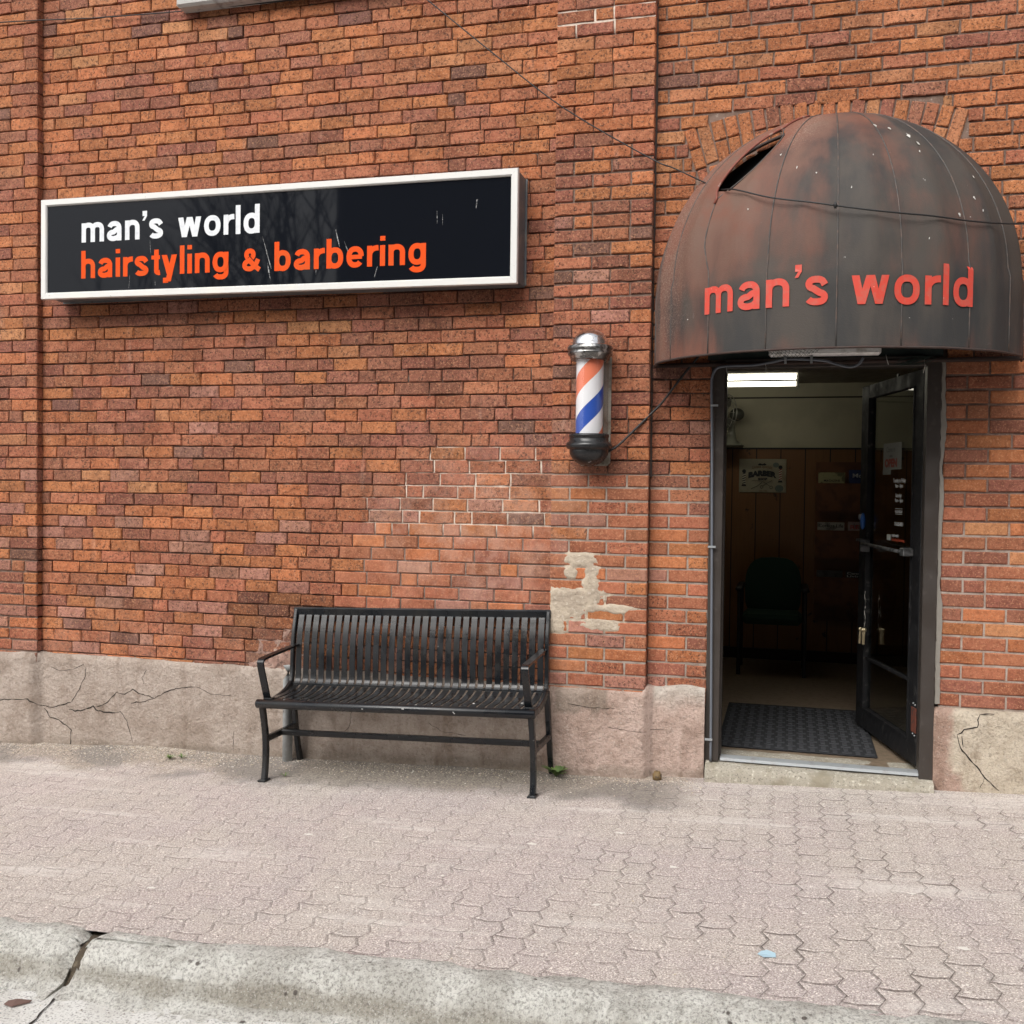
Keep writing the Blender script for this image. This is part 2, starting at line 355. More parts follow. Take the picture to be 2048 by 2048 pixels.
def mat_glass(name='door_glass', tint=(.82, .84, .83)):
    m = bpy.data.materials.new(name); m.use_nodes = True; t = m.node_tree; t.nodes.clear()
    o = nd(t, 'ShaderNodeOutputMaterial'); tr = nd(t, 'ShaderNodeBsdfTransparent'); gl = nd(t, 'ShaderNodeBsdfGlossy'); mx = nd(t, 'ShaderNodeMixShader')
    lw = nd(t, 'ShaderNodeLayerWeight'); lw.inputs[0].default_value = .5; fr_ = mth(t, 'ADD', mth(t, 'MULTIPLY', mth(t, 'POWER', lw.outputs['Facing'], 4.0), .55), .055)
    tr.inputs[0].default_value = (*tint, 1); gl.inputs['Roughness'].default_value = .03
    t.links.new(fr_, mx.inputs[0]); t.links.new(tr.outputs[0], mx.inputs[1]); t.links.new(gl.outputs[0], mx.inputs[2]); t.links.new(mx.outputs[0], o.inputs[0])
    return m
def mat_helix():
    m, t, b, co = newmat('striped_pole_cylinder')
    sp = nd(t, 'ShaderNodeSeparateXYZ'); t.links.new(co, sp.inputs[0])
    th = mth(t, 'ARCTAN2', sp.outputs[1], sp.outputs[0])
    ph = mth(t, 'SUBTRACT', mth(t, 'DIVIDE', sp.outputs[2], .44), mth(t, 'DIVIDE', th, 2*PI))
    fr = mth(t, 'FRACT', mth(t, 'ADD', ph, 10.0 + HELIX))
    cr = nd(t, 'ShaderNodeValToRGB'); cr.color_ramp.interpolation = 'CONSTANT'; t.links.new(fr, cr.inputs[0])
    e = cr.color_ramp.elements; e[0].position = 0; e[0].color = (.80, .80, .82, 1); e[1].position = .25; e[1].color = (.03, .09, .42, 1)
    x = e.new(.5); x.color = (.80, .80, .82, 1); x = e.new(.75); x.color = (.80, .22, .12, 1)
    t.links.new(cr.outputs[0], b.inputs['Base Color']); b.inputs['Roughness'].default_value = .3
    return m
HELIX = 0.482
def emit(name, c, s):
    m = bpy.data.materials.new(name); m.use_nodes = True; t = m.node_tree; b = t.nodes['Principled BSDF']
    b.inputs['Base Color'].default_value = (.8, .8, .8, 1); b.inputs['Emission Color'].default_value = (*c, 1); b.inputs['Emission Strength'].default_value = s
    return m

BRICK = mat_brick(); MORT = mat_mortar(); STUCCO = mat_stucco(); PAVE = mat_pavers(); KERB = mat_kerb(); AWN = mat_awning(); WOOD = mat_wood(); GLASS = mat_glass()
CRACK = simple('crack_shadow', (.028, .022, .018), .95)
BLK = simple('black_powdercoat', (.006, .0075, .0095), .30, var=[(70, (.16, .16, .155), .70, .75), (7, (.012, .012, .012), .45, .65)], rvar=(9, .20, .40), spec=.5)
BROWN = simple('dark_bronze_aluminium', (.042, .034, .029), .55, 0.0, var=[(20, (.065, .055, .048), .58, .75)], rvar=(8, .35, .55))
GALV = simple('galvanised_steel', (.36, .375, .375), .6, .0, var=[(40, (.42, .44, .45), .45, .65), (14, (.14, .12, .10), .6, .72)])
ALU = simple('milled_aluminium', (.34, .36, .37), .6, .35, var=[(22, (.30, .30, .30), .5, .7)])
WHITEF = simple('white_enamel_frame', (.66, .655, .63), .34, var=[(55, (.42, .38, .32), .68, .75), (5, (.70, .68, .63), .5, .7)])
ZINC = simple('grey_sign_casing', (.14, .15, .16), .5, .3, var=[(9, (.22, .21, .19), .5, .7), (40, (.07, .06, .05), .62, .7)])
CONC = simple('step_concrete', (.36, .33, .27), .92, var=[(120, (.12, .10, .08), .52, .7), (60, (.58, .54, .45), .55, .7), (9, (.26, .23, .17), .5, .7)], bmp=(90, .8, .006))
ROAD = simple('road_asphalt', (.07, .068, .065), .9, var=[(150, (.2, .19, .18), .55, .7)], bmp=(120, .6, .005))
GUT = simple('gutter_concrete', (.62, .61, .58), .9, var=[(8, (.53, .515, .48), .4, .65), (120, (.26, .25, .235), .5, .66), (150, (.70, .69, .66), .6, .72)], bmp=(90, .8, .005))
CABLE = simple('black_rubber_cable', (.012, .012, .012), .5)

# ------------------------------------------------------------------ colour fields of the masonry
def blob(x, z, cx, cz, rx, rz): return 1.15 - math.hypot((x-cx)/rx, (z-cz)/rz) * .65
PB = [(-.40, 1.055, .20, .060), (-.46, .985, .13, .065), (-.20, 1.000, .17, .028), (-.49, .905, .08, .06), (-.25, .905, .11, .038), (-.36, 1.26, .085, .042), (-.31, 1.13, .045, .06), (-.42, 1.19, .05, .04), (-.30, 1.20, .04, .03)]
def paint(x, z):
    return max(0.0, max(blob(x, z, *p) for p in PB)) if -.53 < x < 0 and .8 < z < 1.4 else 0.0
ORG, MID, RED, DRK, TAN, PNK = (.465, .172, .070), (.372, .138, .075), (.285, .112, .075), (.175, .092, .074), (.47, .210, .098), (.375, .190, .143)
def mixt_(a, b, f): return tuple(p*(1-f)+q*f for p, q in zip(a, b))
def brick_col(x, z, zone):
    r = rnd.random(); rough = 1.0
    if zone == 'P' and z < 1.72: rough = .15 if rnd.random() < .8 else .9
    if zone == 'L' and z < 1.62: rough = .2 if rnd.random() < .75 else 1
    if zone == 'R': rough = .3
    if zone == 'B' and x > -1.75 and .85 < z < 1.42: rough = .12
    if rough < .5 and zone in 'PLB': W = [(MID, .50), (ORG, .30), (PNK, .12), (RED, .08)]
    elif zone == 'R': W = [(MID, .42), (RED, .30), (ORG, .2), (DRK, .03), (TAN, .05)] if z < 2.4 else [(ORG, .45), (MID, .25), (TAN, .2), (RED, .1)]
    elif zone == 'T': W = [(ORG, .52), (MID, .22), (TAN, .14), (RED, .10), (DRK, .02)]
    elif z > 3.2: W = [(ORG, .40), (MID, .32), (RED, .19), (DRK, .025), (TAN, .065)]
    elif z > 1.5: W = [(ORG, .17), (MID, .40), (RED, .32), (DRK, .035), (PNK, .035), (TAN, .04)]
    else: W = [(ORG, .40), (MID, .26), (PNK, .20), (RED, .12), (DRK, .02)]
    c = W[-1][0]
    for q, p in W:
        if r < p: c = q; break
        r -= p
    k = rnd.uniform(.82, 1.16); h = rnd.uniform(-.05, .05)
    c = mixt_(c, (.325, .128, .076) if 1.5 < z < 3.1 else MID, .15)
    c = (c[0]*k*(1+h*.3), c[1]*k*(1-h), c[2]*k)
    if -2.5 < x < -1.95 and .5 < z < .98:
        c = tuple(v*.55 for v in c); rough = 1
    return c, rough
def mortar_col(x, z, zone):
    dark = (.185, .128, .105); grey = (.34, .285, .24); wht = (.66, .57, .48); mid = (.20, .135, .105)
    if zone == 'P':
        if z < 1.74: return grey, 1
        if 4.10 < z < 4.26: return wht, 1
        if 2.6 < z < 3.5: return mid, .6
    if zone == 'L' and z < 1.74: return grey, 1
    if zone == 'R': return ((.40, .33, .28), 1) if z < 1.5 else ((.26, .18, .145), .6)
    if zone == 'T': return mid, .6
    if zone == 'B':
        if x > -1.75 + .25*float(fbm(z*.0, z, 6, 2, 40)) and 1.42 < z < 1.88 and (x - (-1.75)) > (z-1.42)*1.2 + .3*float(fbm(x, z, 3, 2, 41)): return wht, .9
        if x > -1.75 and .85 < z < 1.42: return (.20, .155, .13), .9
        if rnd.random() < .02: return grey, .5
    if z < 1.2 and zone == 'A': return mid, .7
    return dark, 0

# course heights measured on the wall: thinner replacement courses low down
def course_z(i):
    return 4.245 - .074*i if i <= 34 else 1.729 - .0727*(i-34)
N_LOW = 50

def haze_(x, z):
    if -4 < x < -.5 and z < 2.2: return max(0, min(1, 1.5-math.hypot((x+1.05)/.62, (z-1.38)/.42)*1.0)) + .35*max(0, min(1, (.95-z)/.3))
    return 0.0
def add_brick(m, x0, x1, z0, z1, yf, depth, c, rough, tf=None, pf=None):
    nx, nz = (7, 4) if x1-x0 > .13 else (4, 4)
    us = [0, .006] + [x*1.0 for x in np.linspace(.04, (x1-x0)-.04, nx-4)] + [(x1-x0)-.006, x1-x0] if nx > 4 else [0, .006, (x1-x0)-.006, x1-x0]
    vs_ = [0, .005, (z1-z0)-.005, z1-z0]
    amp = .0022*rough + .0005; dy = max(-.0035, min(.0014, rnd.gauss(0, .0010 + .0012*rough)))
    V = []; o = len(m.v)
    for j, v in enumerate(vs_):
        for i, u in enumerate(us):
            edge = (i in (0, len(us)-1)) or (j in (0, 3))
            y = yf + dy + rnd.uniform(-amp, amp) + (.0045 if edge else 0)
            jx = rnd.uniform(-1, 1)*.0018*rough if edge else 0; jz = rnd.uniform(-1, 1)*.0016*(rough+.3) if edge else 0
            V.append((x0+u+jx, y, z0+v+jz))
    nu = len(us); F = [[j*nu+i, j*nu+i+1, (j+1)*nu+i+1, (j+1)*nu+i] for j in range(3) for i in range(nu-1)]
    ring = [i for i in range(nu)] + [j*nu+nu-1 for j in range(1, 4)] + [3*nu+i for i in range(nu-2, -1, -1)] + [j*nu for j in (2, 1)]
    base = len(V)
    for r in ring: V.append((V[r][0], yf+depth, V[r][2]))
    n = len(ring)
    S = [[ring[(k+1) % n], ring[k], base+k, base+(k+1) % n] for k in range(n)]
    px = [0.0 for p in V]
    if tf: V = [tf(*p) for p in V]
    m.add(V, F, 0, False); m.f += [[o+i for i in f] for f in S]; m.mi += [0]*n; m.sm += [False]*n
    m.at.setdefault('col', []).extend([(*c, 1)]*len(V)); m.at.setdefault('paint', []).extend([(p, rough, haze_(x0, z0) if not tf else 0, 1) for p in px])

def section(m, mo, xa, xb, i0, i1, yf, zone, skip=None, left_step=0.0, start_phase=0.0, side_r=False, zcut=None):
    """courses i0..i1 (index grows downwards) of bricks between xa and xb"""
    for i in range(i0, i1):
        zt, zb = course_z(i), course_z(i+1)
        wide = mortar_col((xa+xb)/2, (zt+zb)/2, zone)[1]
        if zone == 'B': wide = 0
        gz = .0050 if wide < .5 else .009; gh = .0064 if wide < .5 else .011
        x = xa; k = 0
        first = (.104 if (i % 2) else .208)
        if zone in 'BT': first = .05 + ((i*37) % 11)/11*.09 + (.1 if i % 2 else 0)
        while x < xb - .02:
            L = first if k == 0 else (.104 if rnd.random() < (.09 if zone in 'BTRA' else .05) else .208 + rnd.uniform(-.006, .006))
            x2 = min(x+L, xb)
            if xb - x2 < .045: x2 = xb
            zm = (zt+zb)/2; xm = (x+x2)/2
            g = gz
            if zone == 'B' and mortar_col(xm, zm, zone)[1] > .5: g = .008
            a, bb = x, x2
            ok = True
            if skip:
                r = skip(a, bb, zm)
                if r is None: ok = False
                else: a, bb = r
            if ok and bb-a > .03:
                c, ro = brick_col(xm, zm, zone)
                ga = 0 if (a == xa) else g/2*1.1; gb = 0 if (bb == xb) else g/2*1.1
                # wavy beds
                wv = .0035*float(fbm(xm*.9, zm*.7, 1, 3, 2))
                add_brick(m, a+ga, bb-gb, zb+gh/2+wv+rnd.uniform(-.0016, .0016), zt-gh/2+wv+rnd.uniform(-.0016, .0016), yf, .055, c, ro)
            x = x2; k += 1
    # mortar sheet behind
    za, zb_ = course_z(i1), course_z(i0)
    nx = max(2, int((xb-xa)/.045)); nz = max(2, int((zb_-za)/.037))
    o = len(mo.v); V = []
    for j in range(nz+1):
        for ii in range(nx+1):
            X = xa+(xb-xa)*ii/nx; Z = za+(zb_-za)*j/nz
            c, rec = mortar_col(X, Z, zone)
            V.append((X, yf + .0165 - .0100*rec + rnd.uniform(-.001, .001), Z))
            mo.at.setdefault('col', []).append((*c, 1)); mo.at.setdefault('paint', []).append((0, 0, 0, 1))
    F = [[j*(nx+1)+ii, j*(nx+1)+ii+1, (j+1)*(nx+1)+ii+1, (j+1)*(nx+1)+ii] for j in range(nz) for ii in range(nx)
         if not (skip and skip(xa+(xb-xa)*(ii+.2)/nx, xa+(xb-xa)*(ii+.8)/nx, za+(zb_-za)*(j+.5)/nz) is None and zone == 'T' and za+(zb_-za)*(j+.5)/nz < 2.8)]
    mo.add(V, F, 0, True)

# ------------------------------------------------------------------ the building
BLD = thing('brick_building', (0, 0, .1), 'old orange red brick shop building with stuccoed base and an arched doorway', 'building')
TOP = -16
def wallpart(name, secs, label=None):
    m, mo = MB(), MB()
    for s in secs: section(m, mo, *s[:6], **(s[6] if len(s) > 6 else {}))
    o = m.build(name, BRICK, BLD)
    if label: o['label'] = label
    b = mo.build('mortar', MORT, o)
    return o
DX0, DX1 = .318, 1.483      # door opening in the brickwork
ACX, ACZ, ARO, ARI, AHW = .86, 2.62, 1.065, .845, .0
# arch ring over the door: segmental, rises from springing points hidden by the awning
SEGC, SEGR = (.86, 1.26), 2.425      # outer ring circle
def arch_in(x, z):   # inside (under) the outer arch curve
    if not (.205 < x < 1.60): return False
    if z < 3.26: return .30 < x < 1.49
    return math.hypot(x-SEGC[0], z-SEGC[1]) < SEGR
def skipT(a, b, z):
    if z < 2.34 and True:
        return (a, b)
    # limits of the arch zone at this height
    hw = SEGR**2-(z-SEGC[1])**2
    if hw <= 0 or z < 2.3: return (a, b)
    hw = math.sqrt(hw); l, r = SEGC[0]-hw, SEGC[0]+hw
    tilt = .20 - (3.62-z)*-.27 if z < 3.62 else .20     # skewback: slopes in towards the opening
    l = max(l, .150 + max(0, 3.60-z)*.27); r = min(r, 1.572 - max(0, 3.60-z)*.29)
    if z < 3.27: l, r = .318, 1.483
    if a >= l and b <= r: return None
    if a < l and b > l and b <= r+.0: return (a, l-.004)
    if b > r and a < r and a >= l: return (r+.004, b)
    if a < l and b > r: return (a, l-.004)
    return (a, b)
A = wallpart('pilaster', [(-7.0, -3.885, TOP, N_LOW+1, -.03, 'A')], 'projecting brick pier at the far left end of the wall')
B = wallpart('wall', [(-3.885, -.535, TOP, N_LOW+1, .02, 'B'), ], 'long recessed brick panel behind sign and bench')
C_ = wallpart('pilaster', [(-.535, 0.0, TOP, N_LOW+1, -.020, 'P')], 'brick pier beside the doorway with peeling cream paint low down')
# door bay: left of door, right of door, above
zt_i = 26            # course whose top is about z=2.32
D = wallpart('wall', [(0.0, DX0, zt_i, N_LOW+1, .055, 'L'), (DX1, 4.2, zt_i, N_LOW+1, .055, 'R'), (0.0, 4.2, TOP, zt_i, .055, 'T', dict(skip=skipT))], 'brick bay around the doorway')
# arch bricks
m = MB(); mo = MB()
half = math.asin((1.575-SEGC[0])/SEGR)
n = 20
for k in range(n):
    a0 = -half + 2*half*k/n; a1 = -half + 2*half*(k+1)/n; am = (a0+a1)/2
    fan = 1.0 + 0*am
    def tf(x, y, z, am=am):   # local x tangential, z radial (0 = outer)
        lean = am*1.02
        px = SEGC[0]+SEGR*math.sin(am); pz = SEGC[1]+SEGR*math.cos(am)
        return (px + x*math.cos(lean) + z*math.sin(lean), y, pz - x*math.sin(lean) + z*math.cos(lean))
    wd = SEGR*2*half/n
    parts = [(-.215, -.008)] if k % 3 == 1 else [(-.112, -.008), (-.228, -.120)]
    for z0, z1 in parts:
        c, ro = brick_col(.9, 4, 'T'); add_brick(m, -wd/2+.006, wd/2-.006, z0, z1, .055, .055, c, ro, tf=tf, pf=lambda a, b: 0)
    if k % 3 != 99:
        for z0, z1 in [(-.345, -.236)]:
            c, ro = brick_col(.9, 4, 'T'); add_brick(m, -wd/2*.8+.006, wd/2*.8-.006, z0, z1, .055, .055, c, ro, tf=tf, pf=lambda a, b: 0)
AR = m.build('arch', BRICK, BLD); AR['label'] = 'brick arch of upright bricks showing around the awning top'
m = MB()
def ringpt(a, r): return (SEGC[0]+r*math.sin(a), .066, SEGC[1]+r*math.cos(a))
m.add([(x, .0675, z) for x, z in [(.22, 3.30), (1.49, 3.30), (1.585, 3.60)] + [(SEGC[0]+SEGR*math.sin(a), SEGC[1]+SEGR*math.cos(a)) for a in np.linspace(half, -half, 24)] + [(.135, 3.60)]], [list(range(28))])
m.build('mortar', simple('arch_mortar', (.19, .115, .085), .95, bmp=(60, .8, .004)), AR)
def ragged(name, xa, xb, za, zb, step, yfun, mat, label):
    m = MB(); nx = int((xb-xa)/step); nz = int((zb-za)/step); V = []
    for j in range(nz+1):
        for i in range(nx+1):
            x = xa+(xb-xa)*i/nx; z = za+(zb-za)*j/nz; V.append((x, yfun(x, z), z))
    m.add(V, [[j*(nx+1)+i, j*(nx+1)+i+1, (j+1)*(nx+1)+i+1, (j+1)*(nx+1)+i] for j in range(nz) for i in range(nx)], 0, True)
    o = m.build(name, mat, BLD); o['label'] = label
def yplas(x, z):
    f = paint(x, z) + .06 + .20*float(fbm(x, z, 14, 5, 61)) + .08*float(fbm(x, z, 60, 2, 62))
    return -.020 + max(-.0045, min(.028, .030*(.62-f))) + .0012*float(fbm(x, z*2.5, 22, 3, 63))
ragged('old_plaster', -.534, -.03, .83, 1.36, .006, yplas, simple('beige_plaster', (.47, .395, .305), .92, var=[(10, (.38, .315, .245), .42, .62), (45, (.58, .51, .42), .55, .7), (90, (.22, .17, .13), .60, .72)], bmp=(40, 1.0, .008)), 'ragged beige smear of old plaster clinging to the brick pier')
def yrub(x, z):
    d = math.hypot((x+2.19)/.22, (z-.60)/.20); f = 1.0-d + .45*float(fbm(x, z, 9, 5, 71))
    return .02 + max(-.016, min(.03, .035*(.30-f))) + .005*float(fbm(x, z, 30, 4, 72))
ragged('crumbling_patch', -2.55, -1.85, .50, .86, .008, yrub, simple('crumbled_brick_mortar', (.27, .165, .13), .95, var=[(14, (.36, .25, .20), .45, .6), (40, (.12, .075, .06), .52, .66)], bmp=(45, 1.0, .010)), 'crumbling brown patch of brick and render left of the bench back')
# solid masonry behind, with the doorway left open
m = MB()
ZB, ZT = -1.0, 5.4
m.box(-7, DX0-.004, .08, .34, ZB, ZT); m.box(DX1+.004, 4.2, .08, .34, ZB, ZT); m.box(DX0-.004, DX1+.004, .08, .34, 2.34, ZT)
m.build('wall_core', simple('rough_masonry', (.16, .09, .07), .95, bmp=(30, .8, .006)), BLD)
# tarry caulk line in the corner beside the pier
m = MB(); pts = [(.012+.004*math.sin(z*7)+rnd.uniform(-.002, .002), .050, z) for z in np.arange(.6, 5.3, .035)]
cut = [i for i, p in enumerate(pts) if p[2] < 1.75]
for seg, mi in ((pts[len(cut)-1:], 0),):
    ws = [.004 + .006*float(fbm(p[2], 3, 6, 3, 51)) + (.006 if mi else 0) for p in seg]
    m.add([q for p, w_ in zip(seg, ws) for q in ((-.004, .040, p[2]), (w_, .046, p[2]), (w_+.004, .062, p[2]))], [[3*i+j, 3*i+j+1, 3*i+j+4, 3*i+j+3] for i in range(len(seg)-1) for j in range(2)], mi, False)
m.build('sealant', [simple('tar_sealant', (.06, .045, .038), .9), simple('grey_sealant', (.20, .17, .14), .9)], BLD)

# stucco plinth -------------------------------------------------------------
def plinth(name, xa, xb, top, colf, yfun, cracks, label):
    m = MB(); nx = int((xb-xa)/.022); V = []; cols = []
    nz = 30
    for j in range(nz+3):
        for i in range(nx+1):
            X = xa+(xb-xa)*i/nx
            T = top(X) + .007*float(fbm(X, 0, 5, 4, 5))
            y = yfun(X)
            if j <= nz:
                Z = -.35 + (T+.35)*j/nz
                y = y + .006*float(fbm(X, Z, 2.6, 4, 9)) + (.010 if j == nz else 0)
            else:
                Z = T + .012*(j-nz) ; y = y + (.03 if j == nz+1 else .07)
                Z = T + (.006 if j == nz+1 else .007)
            V.append((X, y, Z)); cols.append((*colf(X, Z), 1))
    F = [[j*(nx+1)+i, j*(nx+1)+i+1, (j+1)*(nx+1)+i+1, (j+1)*(nx+1)+i] for j in range(nz+2) for i in range(nx)]
    o0 = len(F)
    m.add(V, F, 0, True)
    for s in (0, nx):      # end returns
        vs = []
        for j in range(nz+3):
            p = V[j*(nx+1)+s]; vs += [p, (p[0], .10, p[2])]
        m.add(vs, [[2*j, 2*j+1, 2*j+3, 2*j+2] if s else [2*j, 2*j+2, 2*j+3, 2*j+1] for j in range(nz+2)], 0, False)
        cols += [(*colf(p[0], p[2]), 1) for p in vs]
    for wd, c in cracks:
        # jagged fine polyline laid just proud of the render
        P = []
        for (x0, z0), (x1, z1) in zip(c[:-1], c[1:]):
            L = math.hypot(x1-x0, z1-z0); k = max(1, int(L/.018))
            for q in range(k): P.append((x0+(x1-x0)*q/k+rnd.uniform(-.0035, .0035), z0+(z1-z0)*q/k+rnd.uniform(-.0035, .0035)))
        P.append(c[-1])
        vs = []
        for q, (x, z) in enumerate(P):
            a = P[max(q-1, 0)]; b = P[min(q+1, len(P)-1)]; dx, dz = b[0]-a[0], b[1]-a[1]; L = math.hypot(dx, dz) or 1
            h = wd*.5*rnd.uniform(.35, 1.25)*(.35 if q in (0, len(P)-1) else 1)
            yy = yfun(x) + .006*float(fbm(x, z, 2.6, 4, 9)) - .0016
            vs += [(x-dz/L*h, yy, z+dx/L*h), (x+dz/L*h, yy, z-dx/L*h)]
        m.add(vs, [[2*q, 2*q+1, 2*q+3, 2*q+2] for q in range(len(P)-1)], 1)
        cols += [(0, 0, 0, 1)]*len(vs)
    m.at['col'] = cols
    o = m.build(name, [STUCCO, CRACK], BLD); o['label'] = label
    return o
TAUPE, PINKS, CREAMS, SALM = (.47, .395, .34), (.60, .455, .39), (.62, .54, .43), (.48, .335, .27)
def mixt(a, b, f): f = min(1, max(0, f)); return tuple(p*(1-f)+q*f for p, q in zip(a, b))
def lcol(x, z):
    n = float(fbm(x, z, 3.0, 3, 4))
    c = mixt(TAUPE, PINKS, (x+.62+.06*n)/.10)
    if x > -.5 and z > .42+.05*n and x < -.2: c = mixt(c, (.33, .27, .22), .8)
    if x > .05 and z > .44: c = mixt(c, (.58, .53, .47), (z-.50+.10*n)*8)
    if z < .12+.034*x+.02: c = mixt(c, (.30, .25, .20), .5)
    return c
def rcol(x, z):
    n = float(fbm(x, z, 6.0, 4, 6)); lim = 1.62 - .10*math.sin((z-.15)*6) + .045*n
    return mixt(SALM, CREAMS, (x-lim)/.02)
def lyf(x):
    s = lambda e, w: 1/(1+math.exp(max(-60, min(60, -(x-e)/w))))
    return -.055 + .055*s(-3.885, .008) - .036*s(-.535, .006) + .068*s(.014, .004)
CR1 = [(.007, [[-4.6, .23], [-4.19, 0.239], [-4.075, 0.251], [-3.925, 0.263], [-3.879, 0.225], [-3.818, 0.214], [-3.762, 0.214], [-3.646, 0.252]]),
 (.0045, [[-3.646, 0.249], [-3.577, 0.353], [-3.542, 0.423], [-3.537, 0.483]]),
 (.008, [[-3.661, 0.207], [-3.616, 0.2], [-3.556, 0.208], [-3.482, 0.237], [-3.462, 0.213], [-3.388, 0.207], [-3.3, 0.209]]),
 (.004, [[-3.3, 0.209], [-3.285, 0.217], [-3.241, 0.167], [-3.222, 0.113], [-3.192, 0.027]]),
 (.0055, [[-3.457, 0.232], [-3.379, 0.272], [-3.315, 0.335], [-3.252, 0.328], [-3.194, 0.363], [-3.145, 0.338], [-3.045, 0.319]]),
 (.0055, [[-3.208, 0.276], [-3.107, 0.294], [-3.04, 0.32], [-2.964, 0.362], [-2.889, 0.388], [-2.757, 0.405]]), (.003, [[-2.757, .405], [-2.711, 0.398], [-2.65, 0.366], [-2.508, 0.371]]),
 (.007, [[-3.849, 0.205], [-3.798, 0.148], [-3.737, 0.131], [-3.681, 0.105], [-3.646, 0.077], [-3.651, -0.031]]),
 (.0035, [[-2.493, 0.151], [-2.492, 0.028]]), (.003, [[-3.80, .47], [-3.72, .45], [-3.64, .46], [-3.55, .50]]), (.003, [[-3.1, .49], [-3.13, .44], [-3.12, .40]]),
 (.003, [[-1.75, .43], [-1.72, .33], [-1.73, .24], [-1.78, .18]]), (.0025, [[-1.25, .30], [-1.15, .25], [-1.02, .24]]), (.0035, [[-.42, .47], [-.3, .455], [-.16, .46]]), (.003, [[-.2, .36], [-.05, .34], [.12, .35]])]
CR2 = [(.0065, [[1.744, 0.553], [1.673, 0.547], [1.667, 0.52], [1.665, 0.481], [1.603, 0.464], [1.573, 0.435], [1.574, 0.416], [1.587, 0.371], [1.636, 0.316], [1.667, 0.286], [1.701, 0.231], [1.77, 0.169]]), (.005, [[1.701, 0.224], [1.681, 0.17]]), (.004, [[1.59, .43], [1.60, .375]])]
plinth('plinth', -7.0, .315, lambda x: .553 if x < 0.0 else .585 - .008*math.sin(x*22), lcol, lyf, CR1, 'cracked taupe stucco base running behind the bench')
plinth('plinth', 1.452, 4.2, lambda x: .555, rcol, lambda x: .018 + .03*math.exp(-(x-1.452)/.012), CR2, 'cracked cream and pink stucco base right of the door')
# ragged grey caulk at the right jamb
m = MB(); pts = [(1.474+rnd.uniform(-.003, .003), .048, z) for z in np.arange(.58, 2.33, .03)]
ws = [.009 + .006*float(fbm(p[2], 0, 5, 3, 50)) + (.004 if p[2] < 1.3 else 0) for p in pts]
m.add([q for p, w_ in zip(pts, ws) for q in ((p[0]-.013, .052, p[2]), (p[0]-.010, .040, p[2]), (p[0]+w_, .046, p[2]), (p[0]+w_+.003, .060, p[2]))], [[4*i+j, 4*i+j+1, 4*i+j+5, 4*i+j+4] for i in range(len(pts)-1) for j in range(3)], 0, False)
m.build('caulk', simple('grey_caulk', (.25, .23, .20), .9, bmp=(60, .7, .004)), BLD)
# concrete sill of a window above the frame
m = MB(); m.box(-2.87, -1.2, -.075, .03, 4.50, 4.62, bev=.015); m.build('window_sill', simple('pale_sill_stone', (.42, .41, .39), .85, var=[(14, (.25, .23, .21), .5, .7)], bmp=(40, .7, .006)), BLD)

# door frame ------------------------------------------------------------------
m = MB()
m.box(.340, .392, .03, .15, .20, 2.33, bev=.003); m.box(.392, .400, .085, .15, .22, 2.30)
m.box(1.395, 1.462, .03, .15, .16, 2.33, bev=.003)
m.box(.392, 1.395, .03, .15, 2.295, 2.345, bev=.003)
DF = m.build('door_frame', BROWN, BLD)
m = MB(); m.box(.318, .340, .062, .10, .18, 2.33); m.build('jamb_filler', simple('dark_gap_filler', (.05, .042, .036), .9), DF)
m = MB(); m.box(.30, 1.47, .045, .0665, 2.345, 3.33); m.build('transom_panel', simple('dark_green_panel', (.012, .022, .02), .7, var=[(20, (.03, .03, .025), .5, .7)]), DF)
# step and threshold
m = MB(); nx, ny = 46, 8; V = []
prof = [(-.035, -.2), (-.035, .10), (-.036, .150), (-.030, .172), (-.012, .186), (.05, .196), (.30, .199)]
for y, z in prof:
    for i in range(nx+1):
        X = .325 + (1.462-.325)*i/nx; V.append((X, y + .005*float(fbm(X, z, 7, 3, 3)), z + .004*float(fbm(X, y, 7, 3, 8))))
m.add(V, [[j*(nx+1)+i, j*(nx+1)+i+1, (j+1)*(nx+1)+i+1, (j+1)*(nx+1)+i] for j in range(len(prof)-1) for i in range(nx)], 0, True)
m.build('step', CONC, BLD)
m = MB(); m.sweep([(.40, .085, .212), (1.40, .085, .212)], [(-.045, -.008), (.045, -.008), (.040, .006), (.012, .012), (-.012, .012), (-.040, .004)], 0, False)
m.build('threshold', ALU, BLD)

# door leaf ---------------------------------------------------------------------
Hx, Hy = 1.392, .14; ex, ey = -.2402, .9707; nxv, nyv = -ey, ex      # n points to the street side of the leaf
def DT(s, t, z): return (Hx + ex*s + nxv*t, Hy + ey*s + nyv*t, z)   # s along leaf, t towards viewer
DZ0, DZ1 = .228, 2.292
m = MB()
m.box(0, .125, -.045, 0, DZ0, DZ1, tf=DT, bev=.003); m.box(.872, 1.0, -.045, 0, DZ0, DZ1, tf=DT, bev=.003)
m.box(.125, .872, -.0445, -.0005, DZ0, .345, tf=DT); m.box(.125, .872, -.0445, -.0005, 2.215, DZ1, tf=DT)
m.box(.125, .872, -.038, -.008, .645, .660, tf=DT); m.box(.125, .872, -.036, -.010, 1.318, 1.333, tf=DT)
m.box(.120, .135, -.030, .004, .345, 2.215, tf=DT); m.box(.862, .876, -.030, .004, .345, 2.215, tf=DT); m.box(.135, .862, -.030, .004, .338, .352, tf=DT)
DOOR = m.build('door', simple('black_door_aluminium', (.009, .009, .010), .6, .0, var=[(25, (.05, .048, .045), .60, .74)], rvar=(9, .5, .7), spec=.3), BLD)
m = MB(); m.box(.133, .864, -.026, -.020, .348, 1.318, tf=DT); m.build('glass', GLASS, DOOR)
